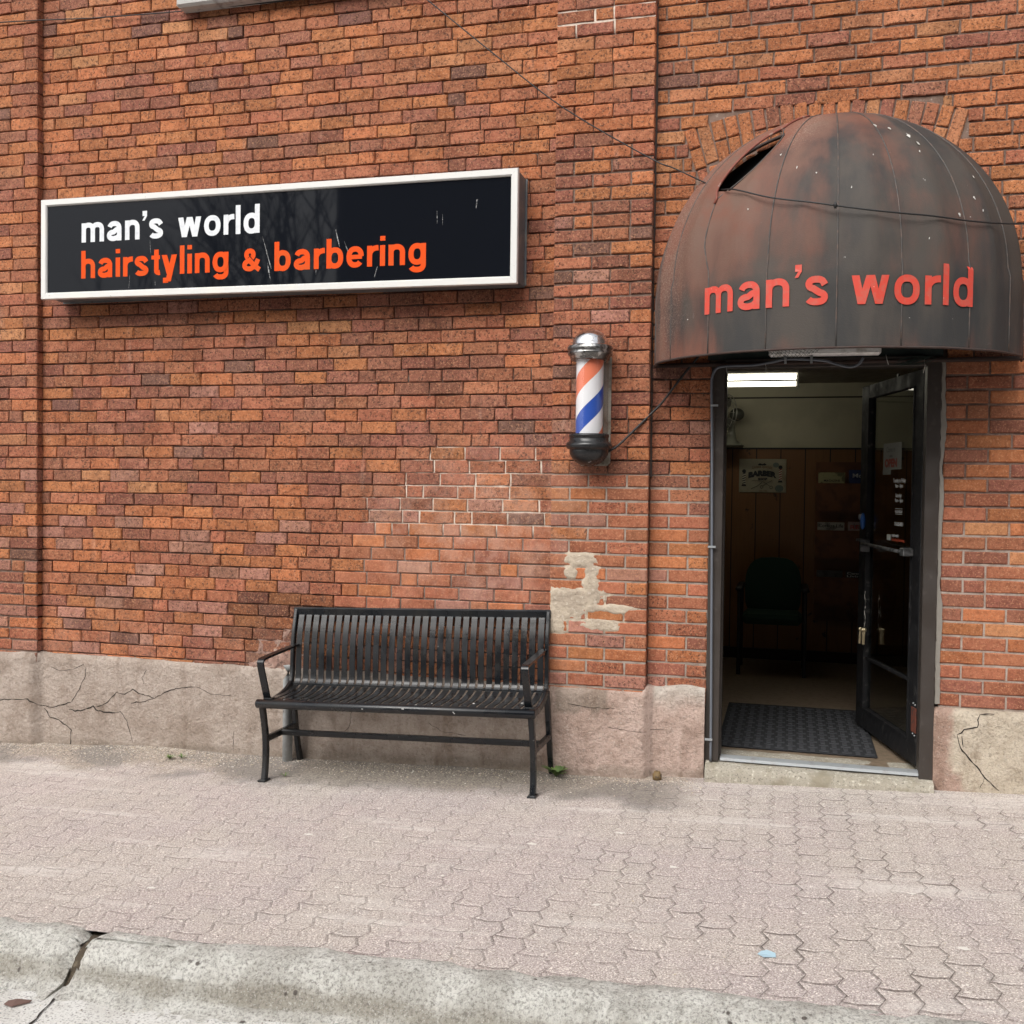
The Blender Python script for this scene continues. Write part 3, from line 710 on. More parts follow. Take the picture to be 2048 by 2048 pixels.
m = MB(); m.box(.133, .864, -.026, -.020, 1.333, 2.216, tf=DT); m.build('glass', GLASS, DOOR)
m = MB(); m.tube([DT(.115, .045, 1.335), DT(.80, .045, 1.345)], .010, 8); m.box(.09, .15, .0, .055, 1.315, 1.358, tf=DT, bev=.004); m.box(.795, .812, .0, .055, 1.295, 1.368, tf=DT, bev=.003)
m.box(.812, 1.0, .0, .02, 1.350, 1.366, tf=DT); m.build('push_bar', simple('dull_bar_metal', (.16, .16, .16), .45, .6, var=[(25, (.06, .06, .06), .45, .6)]), DOOR)
m = MB(); m.tube([DT(.94, .0, 1.50), DT(.94, .022, 1.50)], .017, 14); m.build('lock', ALU, DOOR)
m = MB(); m.box(-.003, .062, .0005, .006, .40, .53, tf=DT, bev=.001); m.build('kick_plate', simple('rusty_plate', (.13, .035, .02), .7, var=[(30, (.05, .03, .025), .5, .65)]), DOOR)
for z in (.545, .385):
    for s in (.015, .04):
        m = MB(); m.sphere(DT(s, .003, z + (.006 if s > .03 else 0)), .005, n=8, m=5); m.build('screw', ALU, DOOR)
m = MB(); m.box(.40, .42, -.02, -.006, 2.29, 2.31, tf=DT); m.bar([DT(.15, -.06, 2.20), DT(.42, -.16, 2.24), DT(.2, -.3, 2.28)], .03, .02); m.build('closer', BROWN, DOOR)

def bftext(txt, size, width=None, off=.0, depth=0.0):
    c = bpy.data.curves.new('lettering', 'FONT'); c.body = txt; c.size = size; c.offset = off; c.align_x = 'LEFT'; c.resolution_u = 3
    o = bpy.data.objects.new('lettering', c); col.objects.link(o); dg = bpy.context.evaluated_depsgraph_get()
    me = bpy.data.meshes.new_from_object(o.evaluated_get(dg)); vs = [tuple(v.co) for v in me.vertices]; fs = [list(p.vertices) for p in me.polygons]
    bpy.data.objects.remove(o); bpy.data.curves.remove(c); bpy.data.meshes.remove(me)
    xs = [v[0] for v in vs]; x0, x1 = min(xs), max(xs); k = (width/(x1-x0)) if width else 1
    return [((v[0]-x0)*k, v[1]) for v in vs], fs
INK = simple('white_vinyl_text', (.62, .62, .60), .6); INKR = simple('red_vinyl_text', (.45, .07, .03), .6)
DINK = [INK, INKR]
def dtext(m, txt, s_left, s_right, z, size, mi=0, t=-.0175, off=.0):
    vs, fs = bftext(txt, size, abs(s_left-s_right), off); mm = MB(); mm.add([DT(s_left-u, t, z+v) for u, v in vs], fs)
    mm.build('lettering', DINK[mi], m)
dtext(DOOR, 'Tuesday to Friday', .475, .280, 1.708, .030, off=.0012); dtext(DOOR, '9am - 5pm', .440, .322, 1.680, .026, off=.0012)
dtext(DOOR, 'Saturday', .433, .337, 1.626, .028, off=.0012); dtext(DOOR, '9am - 4pm', .440, .318, 1.599, .026, off=.0012)
for z in (1.560, 1.530): m = MB(); m.box(.319, .431, -.0175, -.017, z, z+.0025, tf=DT); m.build('ruled_line', INK, DOOR)
dtext(DOOR, 'WALK-INS WELCOME', .436, .322, 1.538, .020, off=.0008)
dtext(DOOR, '715-225-0551', .440, .308, 1.467, .026, off=.0012); dtext(DOOR, "man's world", .478, .373, 1.404, .022, off=.001)
dtext(DOOR, 'hairstyling & barbering', .478, .279, 1.381, .020, 1, off=.001)
# signs stuck on / hanging at the door
m = MB(); m.box(.345, .635, .0, .003, 1.780, 1.930, tf=lambda s, t, z: DT(s, t-.017, z)); m.box(.512, .640, .0, .003, 1.752, 1.780, tf=lambda s, t, z: DT(s, t-.017, z))
OS = m.build('open_sign', simple('grey_card', (.17, .175, .15), .7), label='pale OPEN card hung inside the door glass', cat='sign')
DINK = [simple('dark_ink', (.05, .05, .05), .7), simple('faded_red_ink', (.20, .04, .025), .7)]
dtext(OS, 'OPEN', .605, .405, 1.797, .060, 1, t=-.0125, off=.004); dtext(OS, "WE'RE", .53, .48, 1.850, .016, 0, t=-.0125, off=.0005); dtext(OS, 'Come in', .58, .44, 1.880, .042, 0, t=-.0125)
m = MB(); m.box(.497, .553, .0, .002, 1.380, 1.412, tf=lambda s, t, z: DT(s, t-.0175, z)); m.build('sticker', simple('pale_sticker', (.5, .52, .48), .6), label='small pale sticker low on the upper door glass', cat='sticker')
m = MB(); m.sphere(DT(.90, .012, 1.475), .03, n=12, m=8, sq=(.5, .5, 1.7)); m.build('door_tag', simple('blue_plastic_tag', (.03, .12, .40), .4), label='blue plastic tag on the free edge of the glass door', cat='tag')
# keys on a cord
m = MB(); pts = [DT(.80, .02+.004*math.sin(q*2), 1.06 - q*.031) for q in range(8)]; m.tube(pts, .0022, 5)
KY = thing('keys', DT(.80, .02, .80), 'bunch of keys dangling on a cord from the open door', 'keys')
m.build('cord', simple('white_cord', (.5, .48, .44), .8), KY)
m = MB()
for q in range(5):
    a = rnd.uniform(-.5, .5); p = DT(.80+rnd.uniform(-.03, .03), .022+.004*q, .80)
    m.bar([(p[0], p[1], .835), (p[0]+.02*a, p[1], .79), (p[0]+.03*a, p[1], .745)], .004, .012, up=(1, 0, 0)); m.sphere((p[0], p[1], .83), .013, n=8, m=5, sq=(1, .4, 1))
m.build('key', simple('brass_keys', (.45, .38, .24), .35, .8), KY)

# ------------------------------------------------------------------ interior
FZ = .199; CZ = 2.575; BY = 3.60
CREAM = simple('cream_wall', (.50, .47, .34), .8, var=[(3, (.44, .41, .30), .4, .6)]); CEIL = simple('ceiling_tile', (.30, .27, .21), .9, var=[(12, (.24, .21, .16), .4, .6)])
LINO = simple('beige_lino', (.22, .165, .115), .5, var=[(25, (.16, .12, .08), .45, .65)])
m = MB(); m.box(-1.6, 3.0, .145, BY+.1, FZ-.1, FZ-.002); m.build('floor', LINO, kind='structure')
m = MB(); m.box(-1.6, 3.0, .34, BY+.1, CZ, CZ+.1); m.build('ceiling', CEIL, kind='structure')
m = MB(); m.box(-1.6, 3.0, BY, BY+.1, FZ-.1, CZ-.002); m.box(-1.7, -1.6, .34, BY+.1, FZ-.1, CZ+.1); m.box(3.0, 3.1, .34, BY+.1, FZ-.1, CZ+.1); m.build('interior_wall', CREAM, kind='structure')
m = MB(); m.box(-1.599, 2.999, BY-.018, BY-.001, FZ, 2.008); m.build('wood_panelling', WOOD, kind='structure')
m = MB(); m.box(-1.598, 2.998, BY-.028, BY-.002, 2.008, 2.022); m.box(-1.598, 2.998, BY-.012, BY-.002, 2.446, 2.458); m.box(-1.598, 2.998, BY-.05, BY-.019, FZ, FZ+.09)
m.build('wall_trim', simple('dark_trim', (.02, .015, .012), .6), kind='structure')
m = MB(); nx, ny = 2, 2
m.box(.36, 1.225, .362, 1.575, FZ+.0, FZ+.010, bev=.004)
for i in range(14):
    for j in range(18):
        if (i+j) % 2: m.box(.38+i*.060, .38+i*.060+.052, .38+j*.066, .38+j*.066+.024, FZ+.0095, FZ+.0135, 1)
        else: m.box(.38+i*.060+.012, .38+i*.060+.036, .38+j*.066-.02, .38+j*.066+.044, FZ+.0095, FZ+.0135, 1)
m.build('door_mat', [simple('black_ribbed_mat', (.016, .017, .020), .9), simple('mat_ridges', (.045, .047, .052), .85)], label='black ribbed rubber mat on the floor inside the doorway', cat='mat')
# fluorescent fixture on the ceiling
FX = thing('ceiling_light', (.1, 2.5, CZ), 'lit twin tube fluorescent fixture on the ceiling inside the shop', 'light')
m = MB(); m.box(-.60, .785, 2.50, 2.72, CZ-.030, CZ-.002); m.box(.775, .785, 2.50, 2.72, CZ-.13, CZ-.030); m.build('housing', simple('white_steel_housing', (.6, .6, .55), .5), FX)
TUBE = emit('lit_tubes', (1.0, .95, .78), 2.4)
m = MB(); [m.tube([(-.6, 2.60, zz), (.765, 2.60, zz)], .019, 12) for zz in (CZ-.052, CZ-.104)]; m.build('diffuser', TUBE, FX)
# fan on the ledge
FN = thing('desk_fan', (.24, 3.42, 2.022), 'cream metal desk fan standing on the ledge above the panelling', 'fan')
FM = simple('old_fan_enamel', (.20, .20, .16), .4); 
m = MB(); m.box(.07, .345, 3.30, 3.56, 2.022, 2.045, bev=.01); m.build('shelf_plate', FM, FN)
m = MB(); m.lathe(.245, 3.43, [(.075, 2.045), (.07, 2.062), (.045, 2.08), (.030, 2.15), (.028, 2.25), (.0, 2.255)], 18); m.build('base', FM, FN)
m = MB(); m.sphere((.285, 3.45, 2.300), .055, n=16, m=10, sq=(1.15, 1, 1)); m.build('motor', simple('fan_motor', (.07, .07, .055), .5), FN)
m = MB(); c0 = (.195, 3.38, 2.300); ax = Vector((-.75, -.55, .05)).normalized(); sx = ax.cross(Vector((0, 0, 1))).normalized(); sz = sx.cross(ax)
for rr, off in ((.165, .0), (.165, .03), (.11, .05), (.055, .055), (.11, -.04)):
    m.tube([tuple(Vector(c0)+ax*off+sx*rr*math.cos(a)+sz*rr*math.sin(a)) for a in np.linspace(0, 2*PI, 33)], .0032, 5, cap=False)
for a in np.linspace(0, 2*PI, 17)[:-1]:
    m.tube([tuple(Vector(c0)+ax*.058), tuple(Vector(c0)+ax*.05+(sx*math.cos(a)+sz*math.sin(a))*.11), tuple(Vector(c0)+ax*.02+(sx*math.cos(a)+sz*math.sin(a))*.165)], .002, 4, cap=False)
m.build('cage', simple('fan_wire', (.35, .34, .30), .4, .7), FN)
m = MB()
for k in range(3):
    a = k*2*PI/3; pr = [Vector(c0)+(sx*math.cos(a+d)+sz*math.sin(a+d))*r+ax*h for d, r, h in ((-.1, .02, 0), (-.5, .13, -.012), (0, .145, .0), (.45, .12, .016), (.1, .02, .004))]
    m.add([tuple(p) for p in pr]+[tuple(p+ax*.002) for p in pr], [[0, 1, 2, 3, 4], [9, 8, 7, 6, 5]])
m.build('blade', simple('fan_blade', (.10, .10, .09), .4), FN)
# barber poster
PO = thing('barber_poster', (.505, BY-.02, 1.78), 'rusty tin barber shop sign on the wood panelled wall', 'poster')
PY = BY-.022
m = MB(); m.box(.306, .703, PY-.006, PY+.003, 1.634, 1.925, bev=.004); m.build('tin_plate', simple('aged_cream_tin', (.34, .31, .22), .55, var=[(6, (.24, .20, .13), .45, .65), (14, (.16, .07, .03), .66, .74)]), PO)
m = MB(); q = PY-.0065
def pt(m, txt, x0, x1, z, size, mi=0, off=.0, y=None, bend=0.0):
    vs, fs = bftext(txt, size, x1-x0, off); cx = (x1-x0)/2
    m.add([(x0+u, y if y is not None else q-.001, z+v + bend*(1-((u-cx)/cx)**2)) for u, v in vs], fs, mi)
pt(m, 'BARBER', .385, .622, 1.762, .060, off=.005, bend=.018); pt(m, 'SHOP', .466, .545, 1.742, .026, off=.0015); pt(m, 'Unisex Specials', .415, .585, 1.836, .036, 2, off=.0005, bend=.012); pt(m, 'EST. 1989', .48, .545, 1.642, .018, 2)
m.add([(x, q-.0012, z) for x, z in [(.46, 1.872), (.48, 1.888), (.50, 1.879), (.52, 1.888), (.54, 1.872), (.52, 1.868), (.50, 1.870), (.48, 1.868)]], [list(range(8))])
for x0, x1, mi in ((.335, .362, 0), (.640, .665, 1)):
    zc = 1.70 if mi == 0 else 1.735
    m.add([(x0, q-.0011, zc), (x1, q-.0011, zc), (x1, q-.0011, zc+.105), (x0, q-.0011, zc+.105)], [[0, 1, 2, 3]], 3)
    for k in range(5): m.add([(x0, q-.0016, zc+.008+k*.02), (x1, q-.0016, zc+.018+k*.02), (x1, q-.0016, zc+.027+k*.02), (x0, q-.0016, zc+.017+k*.02)], [[0, 1, 2, 3]], mi)
    m.sphere(((x0+x1)/2, q-.001, zc+.118), .017, mi=0, n=10, m=6, sq=(1, .1, 1)); m.add([(x0-.008, q-.0017, zc-.012), (x1+.008, q-.0017, zc-.012), (x1, q-.0017, zc+.006), (x0, q-.0017, zc+.006)], [[0, 1, 2, 3]])
m.bar([(.41, q-.001, 1.667), (.46, q-.001, 1.690), (.50, q-.001, 1.722)], .004, .009, up=(0, 1, 0)); m.bar([(.415, q-.002, 1.738), (.50, q-.002, 1.734), (.57, q-.002, 1.688)], .003, .006, up=(0, 1, 0)); m.bar([(.585, q-.003, 1.74), (.54, q-.003, 1.715), (.505, q-.003, 1.690)], .003, .006, up=(0, 1, 0))
for cx, cz in ((.578, 1.68), (.498, 1.683)): m.tube([(cx+.012*math.cos(a), q-.002, cz+.012*math.sin(a)) for a in np.linspace(0, 2*PI, 13)], .002, 4)
for cx, cz, r in ((.645, 1.672, .036), (.615, 1.873, .026)): m.sphere((cx, q-.0005, cz), r, mi=4, n=18, m=6, sq=(1, .06, .85))
m.build('artwork', [simple('poster_ink', (.02, .022, .025), .7), simple('poster_red', (.25, .04, .03), .7), simple('poster_brown', (.16, .08, .04), .7), simple('poster_pale', (.5, .46, .36), .7), simple('poster_grey', (.13, .16, .14), .7)], PO)
# magazine rack
RK = thing('magazine_rack', (1.2, BY-.1, .3), 'tall wooden wall rack of magazine pockets behind the door', 'rack')
RKW = simple('rack_pine', (.17, .065, .024), .5, var=[(8, (.10, .036, .014), .45, .65)])
m = MB(); m.box(.945, 1.60, BY-.032, BY-.019, .55, 1.90)
for zt in (1.722, 1.325, .93):
    m.box(.945, 1.60, BY-.110, BY-.098, zt-.235, zt); m.box(.945, 1.60, BY-.098, BY-.032, zt-.235, zt-.22)
    for x in (.945, 1.588): m.box(x, x+.012, BY-.098, BY-.032, zt-.22, zt-.02)
m.build('pocket', RKW, RK)
def mag(x0, x1, z0, z1, c, label, texts=()):
    mm = MB(); mm.box(x0, x1, BY-.085, BY-.070, z0-.10, z1); 
    o = mm.build('magazine', simple('magazine_cover', c, .4, var=[(18, tuple(v*.4 for v in c), .5, .6)]), label=label, cat='magazine', group='magazines in the wall rack')
    if texts:
        mm = MB()
        for (t, a, b, z, s, mi) in texts: pt(mm, t, a, b, z, s, mi, .0006, y=BY-.0862)
        mm.build('title', [simple('title_dark', (.02, .02, .02), .6), simple('title_red', (.4, .03, .03), .6), simple('title_white', (.6, .6, .6), .6)], o)
mag(.965, 1.180, 1.725, 1.812, (.40, .38, .20), 'greenish yellow magazine in the top pocket of the rack', [('MAGAZINE', 1.01, 1.14, 1.735, .024, 0)])
mag(1.21, 1.42, 1.725, 1.835, (.03, .05, .14), 'dark blue magazine in the top pocket beside the door edge', [('Mo', 1.24, 1.32, 1.77, .05, 2)])
mag(.965, 1.182, 1.328, 1.392, (.42, .40, .36), 'white Cottage Life magazine in the middle pocket of the rack', [('Cottage Life', .975, 1.172, 1.350, .04, 0)])
mag(1.21, 1.43, 1.328, 1.400, (.40, .30, .28), 'red titled magazine in the middle pocket beside the door edge', [('REM', 1.23, 1.35, 1.340, .045, 1)])
mag(.965, 1.175, .93, .985, (.05, .05, .05), 'black magazine in the lowest pocket of the rack')
mag(1.20, 1.42, .93, .980, (.04, .04, .04), 'dark Canadian Living magazine in the lowest pocket', [('Canadian', 1.21, 1.40, .958, .026, 2), ('Living', 1.21, 1.34, .934, .026, 2)])
# waiting chair
CH = thing('waiting_chair', (.62, 3.2, FZ), 'dark green upholstered armchair against the panelled back wall', 'chair')
CF = simple('dark_green_fabric', (.022, .058, .040), .95, bmp=(90, .5, .003)); CB = simple('black_chair_frame', (.008, .008, .008), .5)
m = MB(); N = 24; vs = []
for t_, yy in ((0, 3.17), (1, 3.12)):
    for k in range(N):
        a = 2*PI*k/N; ca, sa = math.cos(a), math.sin(a); sx_ = .225*math.copysign(abs(ca)**.6, ca); sz_ = .245*math.copysign(abs(sa)**(.8 if sa > 0 else .5), sa)
        vs.append((.615+sx_, yy+.02, .86+sz_))
m.add(vs, [list(range(N))[::-1], [N+k for k in range(N)]]+[[k, (k+1) % N, N+(k+1) % N, N+k] for k in range(N)]); m.build('backrest', CF, CH)
m = MB(); m.box(.385, .845, 2.72, 3.16, .60, .68, bev=.03); m.build('seat', CF, CH)
for x in (.365, .865):
    m = MB(); m.bar([(x, 3.2, FZ), (x, 3.16, .86)], .03, .03, up=(0, 1, 0)); m.build('leg', CB, CH)
    m = MB(); m.bar([(x, 2.74, FZ), (x, 2.74, .86)], .03, .03, up=(0, 1, 0)); m.build('leg', CB, CH)
    m = MB(); m.box(x-.03, x+.03, 2.70, 3.18, .86, .895, bev=.012); m.build('armrest', CB, CH)

# ------------------------------------------------------------------ ground
def grid(xa, xb, ya, yb, dx, dy, zf):
    nx = int(round((xb-xa)/dx)); ny = int(round((yb-ya)/dy)); X = np.linspace(xa, xb, nx+1); Y = np.linspace(ya, yb, ny+1)
    XX, YY = np.meshgrid(X, Y); ZZ = zf(XX, YY)
    V = list(zip(XX.ravel().tolist(), YY.ravel().tolist(), ZZ.ravel().tolist()))
    return V, [[j*(nx+1)+i, j*(nx+1)+i+1, (j+1)*(nx+1)+i+1, (j+1)*(nx+1)+i] for j in range(ny) for i in range(nx)]
def pz(x, y):
    z = .095+.034*x+.02*y + .004*fbm(x, y, 1.1, 3, 11) + .0012*fbm(x, y, 9, 2, 12)
    z = z + .030*np.exp(-((x+3.05)/.45)**2)*np.clip((y+.38)/.3, 0, 1)
    return z + .012*np.exp(-((x+4.2)/.5)**2)*np.clip((y+.3)/.3, 0, 1)
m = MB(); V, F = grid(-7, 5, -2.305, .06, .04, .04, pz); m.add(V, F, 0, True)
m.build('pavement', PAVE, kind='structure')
def kz(x, y, s=0): return G(x, -2.3)
def kerb_seg(xa, xb):
    m = MB(); prof = [(-2.255, -.02), (-2.275, .004), (-2.31, .010), (-2.345, .008), (-2.375, .000), (-2.400, -.014), (-2.420, -.034), (-2.434, -.058), (-2.446, -.082), (-2.462, -.104), (-2.486, -.122), (-2.52, -.131), (-2.56, -.14)]
    pr = []; 
    for (a, b), (c, d) in zip(prof[:-1], prof[1:]):
        for q in (0, .5): pr.append((a+(c-a)*q, b+(d-b)*q))
    pr.append(prof[-1]); nx = int((xb-xa)/.018); V = []; C = []
    for j, (y, dz) in enumerate(pr):
        for i in range(nx+1):
            X = xa+(xb-xa)*i/nx; e = min(X-xa, xb-X); r = max(0, 1-e/.05)
            yy = y + .014*float(fbm(X, 0, 1.7, 3, 21)) + .007*float(fbm(X, y*3+dz*3, 9, 3, 22)) + .025*r*r*(1 if j > 8 else 0)*(0 if j > 20 else 1) + .06*math.exp(-((X+1.6)/.35)**2)*(-1 if j < 7 else 0)*.35
            zz = G(X, -2.3) + dz*1.0 + .007*float(fbm(X, y*2+dz*4, 7, 4, 23)) + .005*float(fbm(X, y*8+dz*8, 22, 3, 26)) - .028*r*r*(1 if j < 16 else 0)
            V.append((X+.05*(y+2.3)*0, yy, zz)); t_ = min(1, max(0, (-dz-.03)/.05))*min(1, max(0, (.128+dz)/.02)); C.append((t_, 0, 0, 1))
    n1 = nx+1; F = [[(j+1)*n1+i, (j+1)*n1+i+1, j*n1+i+1, j*n1+i] for j in range(len(pr)-1) for i in range(nx)]
    # end caps
    for s in (0, nx):
        idx = [j*n1+s for j in range(len(pr))]; b0 = len(V); V.append((V[idx[0]][0], -2.255, G(xa, -2.3)-.3)); V.append((V[idx[0]][0], -2.56, G(xa, -2.3)-.3)); C += [(.8, 0, 0, 1)]*2
        F.append([b0, b0+1]+idx[::-1])
    m.add(V, F, 0, True); m.at['col'] = C
    return m.build('kerb', KERB, kind='structure')
kerb_seg(-7, -1.727); kerb_seg(-1.700, 5)
m = MB(); jp = [(-2.22, -.03), (-2.30, -.022), (-2.36, -.034), (-2.395, -.060), (-2.415, -.095), (-2.44, -.125), (-2.50, -.16), (-2.50, -.3), (-2.22, -.3)]
jn_ = len(jp); m.add([(x, y, G(-1.7, -2.3)+z) for x in (-1.76, -1.67) for y, z in jp], [[k, (k+1) % jn_, jn_+(k+1) % jn_, jn_+k] for k in range(jn_)])
m.build('kerb_joint', simple('joint_soil', (.07, .052, .035), .95, var=[(60, (.16, .13, .09), .5, .65)], bmp=(60, 1, .01)), kind='structure')
def gz(x, y): return G(x, -2.3)-.135 + .01*(y+2.5) + .0035*fbm(x, y, 3, 3, 31)
m = MB(); V, F = grid(-7, 5, -3.35, -2.43, .04, .04, gz); m.add(V, F, 0, True)
P = []
for k in range(26):
    t_ = k/25; P.append((-1.705+.17*t_ + rnd.uniform(-.004, .004), -2.49-.75*t_))
vs = []
for x, y in P: h = rnd.uniform(.002, .006); z = float(gz(x, y))+.004; vs += [(x-h, y, z), (x+h, y, z)]
m.add(vs, [[2*k, 2*k+2, 2*k+3, 2*k+1] for k in range(25)], 1); m.build('gutter', [GUT, CRACK], kind='structure')
m = MB(); zr = lambda x, y: .034*np.clip(x, -12, 12)-.155 + 0*y
V, F = grid(-60, 60, -60, -3.34, 1.0, 1.0, zr); m.add(V, F); V, F = grid(-60, 60, -3.34, 40, 2, 2, lambda x, y: zr(x, y)-1.2); m.add(V, F)
m.build('road', ROAD, kind='structure')
# ------------------------------------------------------------------ small stuff on the ground
m = MB()
def pebble(m, x, y, z, r, mi):
    a = rnd.uniform(0, PI); ca, sa = math.cos(a), math.sin(a); q = [rnd.uniform(.7, 1.3) for _ in range(6)]
    vs = [(r*q[0], 0, 0), (0, r*q[1]*.8, 0), (-r*q[2], 0, 0), (0, -r*q[3]*.8, 0), (0, 0, r*.55*q[4]), (0, 0, -r*.5)]
    m.add([(x+u*ca-v*sa, y+u*sa+v*ca, z+w_) for u, v, w_ in vs], [[0, 1, 4], [1, 2, 4], [2, 3, 4], [3, 0, 4], [1, 0, 5], [2, 1, 5], [3, 2, 5], [0, 3, 5]], mi)
for k in range(5200):
    if k < 3800:
        x = rnd.uniform(-4.6, -.1) if rnd.random() < .9 else rnd.uniform(-.1, .32); y = -.01 - abs(rnd.gauss(0, .11))
        if x > -.54: y -= .02
        if rnd.random() < .25: x = rnd.gauss(-3.0, .5); y = -.02-abs(rnd.gauss(0, .16))
    else: x = rnd.uniform(-5, 2.4); y = rnd.uniform(-2.25, -.05)
    if .3 < x < 1.5 and y > -.06: y -= .1
    r = abs(rnd.gauss(0, .0022))+.0016
    if k >= 3800: r *= .8
    pebble(m, x, y, float(pz(x, y))+r*.2, r, rnd.choice((0, 0, 1, 2, 2)))
for k in range(260):
    x = rnd.uniform(-4, 2.4); pebble(m, x, -2.47-abs(rnd.gauss(0, .1)), float(gz(x, -2.5))+.003, rnd.uniform(.002, .005), rnd.choice((0, 1, 2)))
m.build('gravel', [simple('sand_grit', (.50, .42, .32), .9), simple('dark_grit', (.16, .13, .11), .9), simple('pale_grit', (.62, .57, .50), .9)], label='loose sandy grit and crumbs along the wall base', cat='gravel', kind='stuff')
# gum and paint spots
m = MB()
SP = [(255/1, 1549), (320, 1555), (165, 1675), (247, 1778), (205, 1814)]
spots = [(-3.09, -.43), (-2.85, -.45), (-2.05, -1.48), (-1.4, -1.2), (-.35, -1.12), (.02, -.9), (.30, -1.26), (.75, -.55), (1.62, -.55), (1.75, -.62), (1.72, -.66), (1.82, -.60), (1.22, -1.36), (.82, -1.62), (.87, -1.93), (1.33, -1.80), (-1.0, -1.75), (-1.75, -1.9), (-.62, -1.55), (.05, -1.70), (-2.35, -.25)]
for x, y in spots:
    n_ = 14; r = rnd.uniform(.007, .019); z = float(pz(x, y)); a0 = rnd.uniform(0, 6); q = [rnd.uniform(.45, 1.25) for _ in range(n_)]
    pts = [(x+r*1.3*q[k]*math.cos(2*PI*k/n_), y+r*.8*q[k]*math.sin(2*PI*k/n_)) for k in range(n_)]
    m.add([(a, b_, float(pz(a, b_))+.0022) for a, b_ in pts]+[(x, y, z+.0035)], [[k, (k+1) % n_, n_] for k in range(n_)])
m.build('gum_spots', simple('trodden_gum', (.66, .63, .58), .8), label='pale trodden gum and droppings spotted over the pavers', cat='gum', kind='stuff')
m = MB(); x, y = .69, -1.985; z = float(pz(x, y))
m.add([(x-.032, y, z+.003), (x-.01, y-.018, z+.003), (x+.03, y-.010, z+.004), (x+.028, y+.006, z+.012), (x+.0, y+.016, z+.015), (x-.02, y+.012, z+.010), (x-.002, y-.001, z+.007)], [[0, 1, 6], [1, 2, 6], [2, 3, 6], [3, 4, 6], [4, 5, 6], [5, 0, 6]])
m.build('litter', simple('pale_blue_foil', (.34, .47, .54), .35), label='crumpled scrap of pale blue wrapper on the pavers', cat='litter')
m = MB(); z = float(pz(.075, -.03)); m.lathe(.075, -.035, [(.0, z), (.024, z), (.0245, z+.030), (.018, z+.032), (.0175, z+.044), (.010, z+.045), (.0, z+.044)], 18)
m.build('pipe_cap', simple('rusty_brass_cap', (.17, .11, .045), .7, var=[(30, (.07, .05, .03), .5, .65)]), label='small rusty pipe cap standing at the wall base by the doorway', cat='cap')
# leaf scrap, twig in gutter
m = MB(); x, y = -1.80, -2.60; z = float(gz(x, y)); m.add([(x-.04, y-.02, z+.004), (x, y-.03, z+.006), (x+.04, y+.012, z+.005), (x+.045, y+.02, z+.012), (x, y+.0, z+.02), (x-.035, y-.002, z+.010)], [[0, 1, 4, 5], [1, 2, 3, 4]])
m.build('dead_leaf', simple('dead_leaf_brown', (.13, .075, .06), .8), label='curled brown dead leaf lying in the gutter', cat='leaf')
def weed(x, y, n, L, name, label, wide=.3, low=.55):
    z = float(pz(x, y)); T = thing(name, (x, y, z), label, 'plant'); m = MB()
    for k in range(n):
        a = 2*PI*k/n + rnd.uniform(-.25, .25); l = L*rnd.uniform(.7, 1.15); el = rnd.uniform(low, low+.75); ca, sa = math.cos(a), math.sin(a); vs = []
        for j in range(7):
            t_ = j/6; r = l*t_*math.cos(el*(1-.4*t_)); h = l*t_*math.sin(el)*(1-.42*t_)+.004; wd = l*wide*.5*math.sin(PI*(.12+.85*t_))*(1 if t_ < 1 else .2)
            vs += [(x+ca*r-sa*wd, y+sa*r+ca*wd, z+h+.15*wd), (x+ca*r, y+sa*r, z+h), (x+ca*r+sa*wd, y+sa*r-ca*wd, z+h+.15*wd)]
        m.add(vs, [[3*j, 3*j+1, 3*j+4, 3*j+3] for j in range(6)]+[[3*j+1, 3*j+2, 3*j+5, 3*j+4] for j in range(6)], 0, True)
    m.build('leaves', simple('weed_green', (.11, .17, .055), .6, var=[(30, (.14, .21, .05), .45, .6)]), T)
weed(-.47, -.09, 13, .10, 'weed', 'green rosette weed growing by the bench rear foot at right', .30, .65)
weed(-2.80, -.20, 26, .045, 'grass_tuft', 'low green tuft in the grit left of the bench', .12)
weed(-2.74, -.17, 18, .04, 'grass_tuft', 'smaller green sprig beside the larger tuft left of the bench', .12)
weed(-1.955, -.365, 12, .035, 'grass_tuft', 'tiny grass sprig beside the front left bench foot', .12)

# ------------------------------------------------------------------ bench
BT = math.atan(.033)
ox, oy = -2.045, 0.0; oz = G(ox, -.45) - .002
BN = thing('bench', (ox, oy, oz), 'black metal slatted bench with armrests against the brick wall', 'bench', rot=(0, -BT, 0))
def BB(m, name, mat=BLK):
    o = m.build(name, mat); o.parent = BN; return o
BL = 1.545
def spline(P, n=10):
    out = []
    for i in range(len(P)-1):
        p0, p1, p2, p3 = P[max(i-1, 0)], P[i], P[i+1], P[min(i+2, len(P)-1)]
        for k in range(n):
            t = k/n; out.append(tuple(.5*((2*b)+(-a+c)*t+(2*a-5*b+4*c-d)*t*t+(-a+3*b-3*c+d)*t**3) for a, b, c, d in zip(p0, p1, p2, p3)))
    return out+[tuple(P[-1])]
backp = [(-.115, .480), (-.098, .505), (-.090, .56), (-.080, .66), (-.062, .76), (-.036, .845), (-.018, .895)]
seatp = [(-.452, .438), (-.40, .447), (-.32, .446), (-.24, .448), (-.17, .458), (-.128, .470), (-.115, .480)]
bs = spline(backp, 5); ss = spline(seatp, 4)
m1, m2 = MB(), MB(); NS = 31
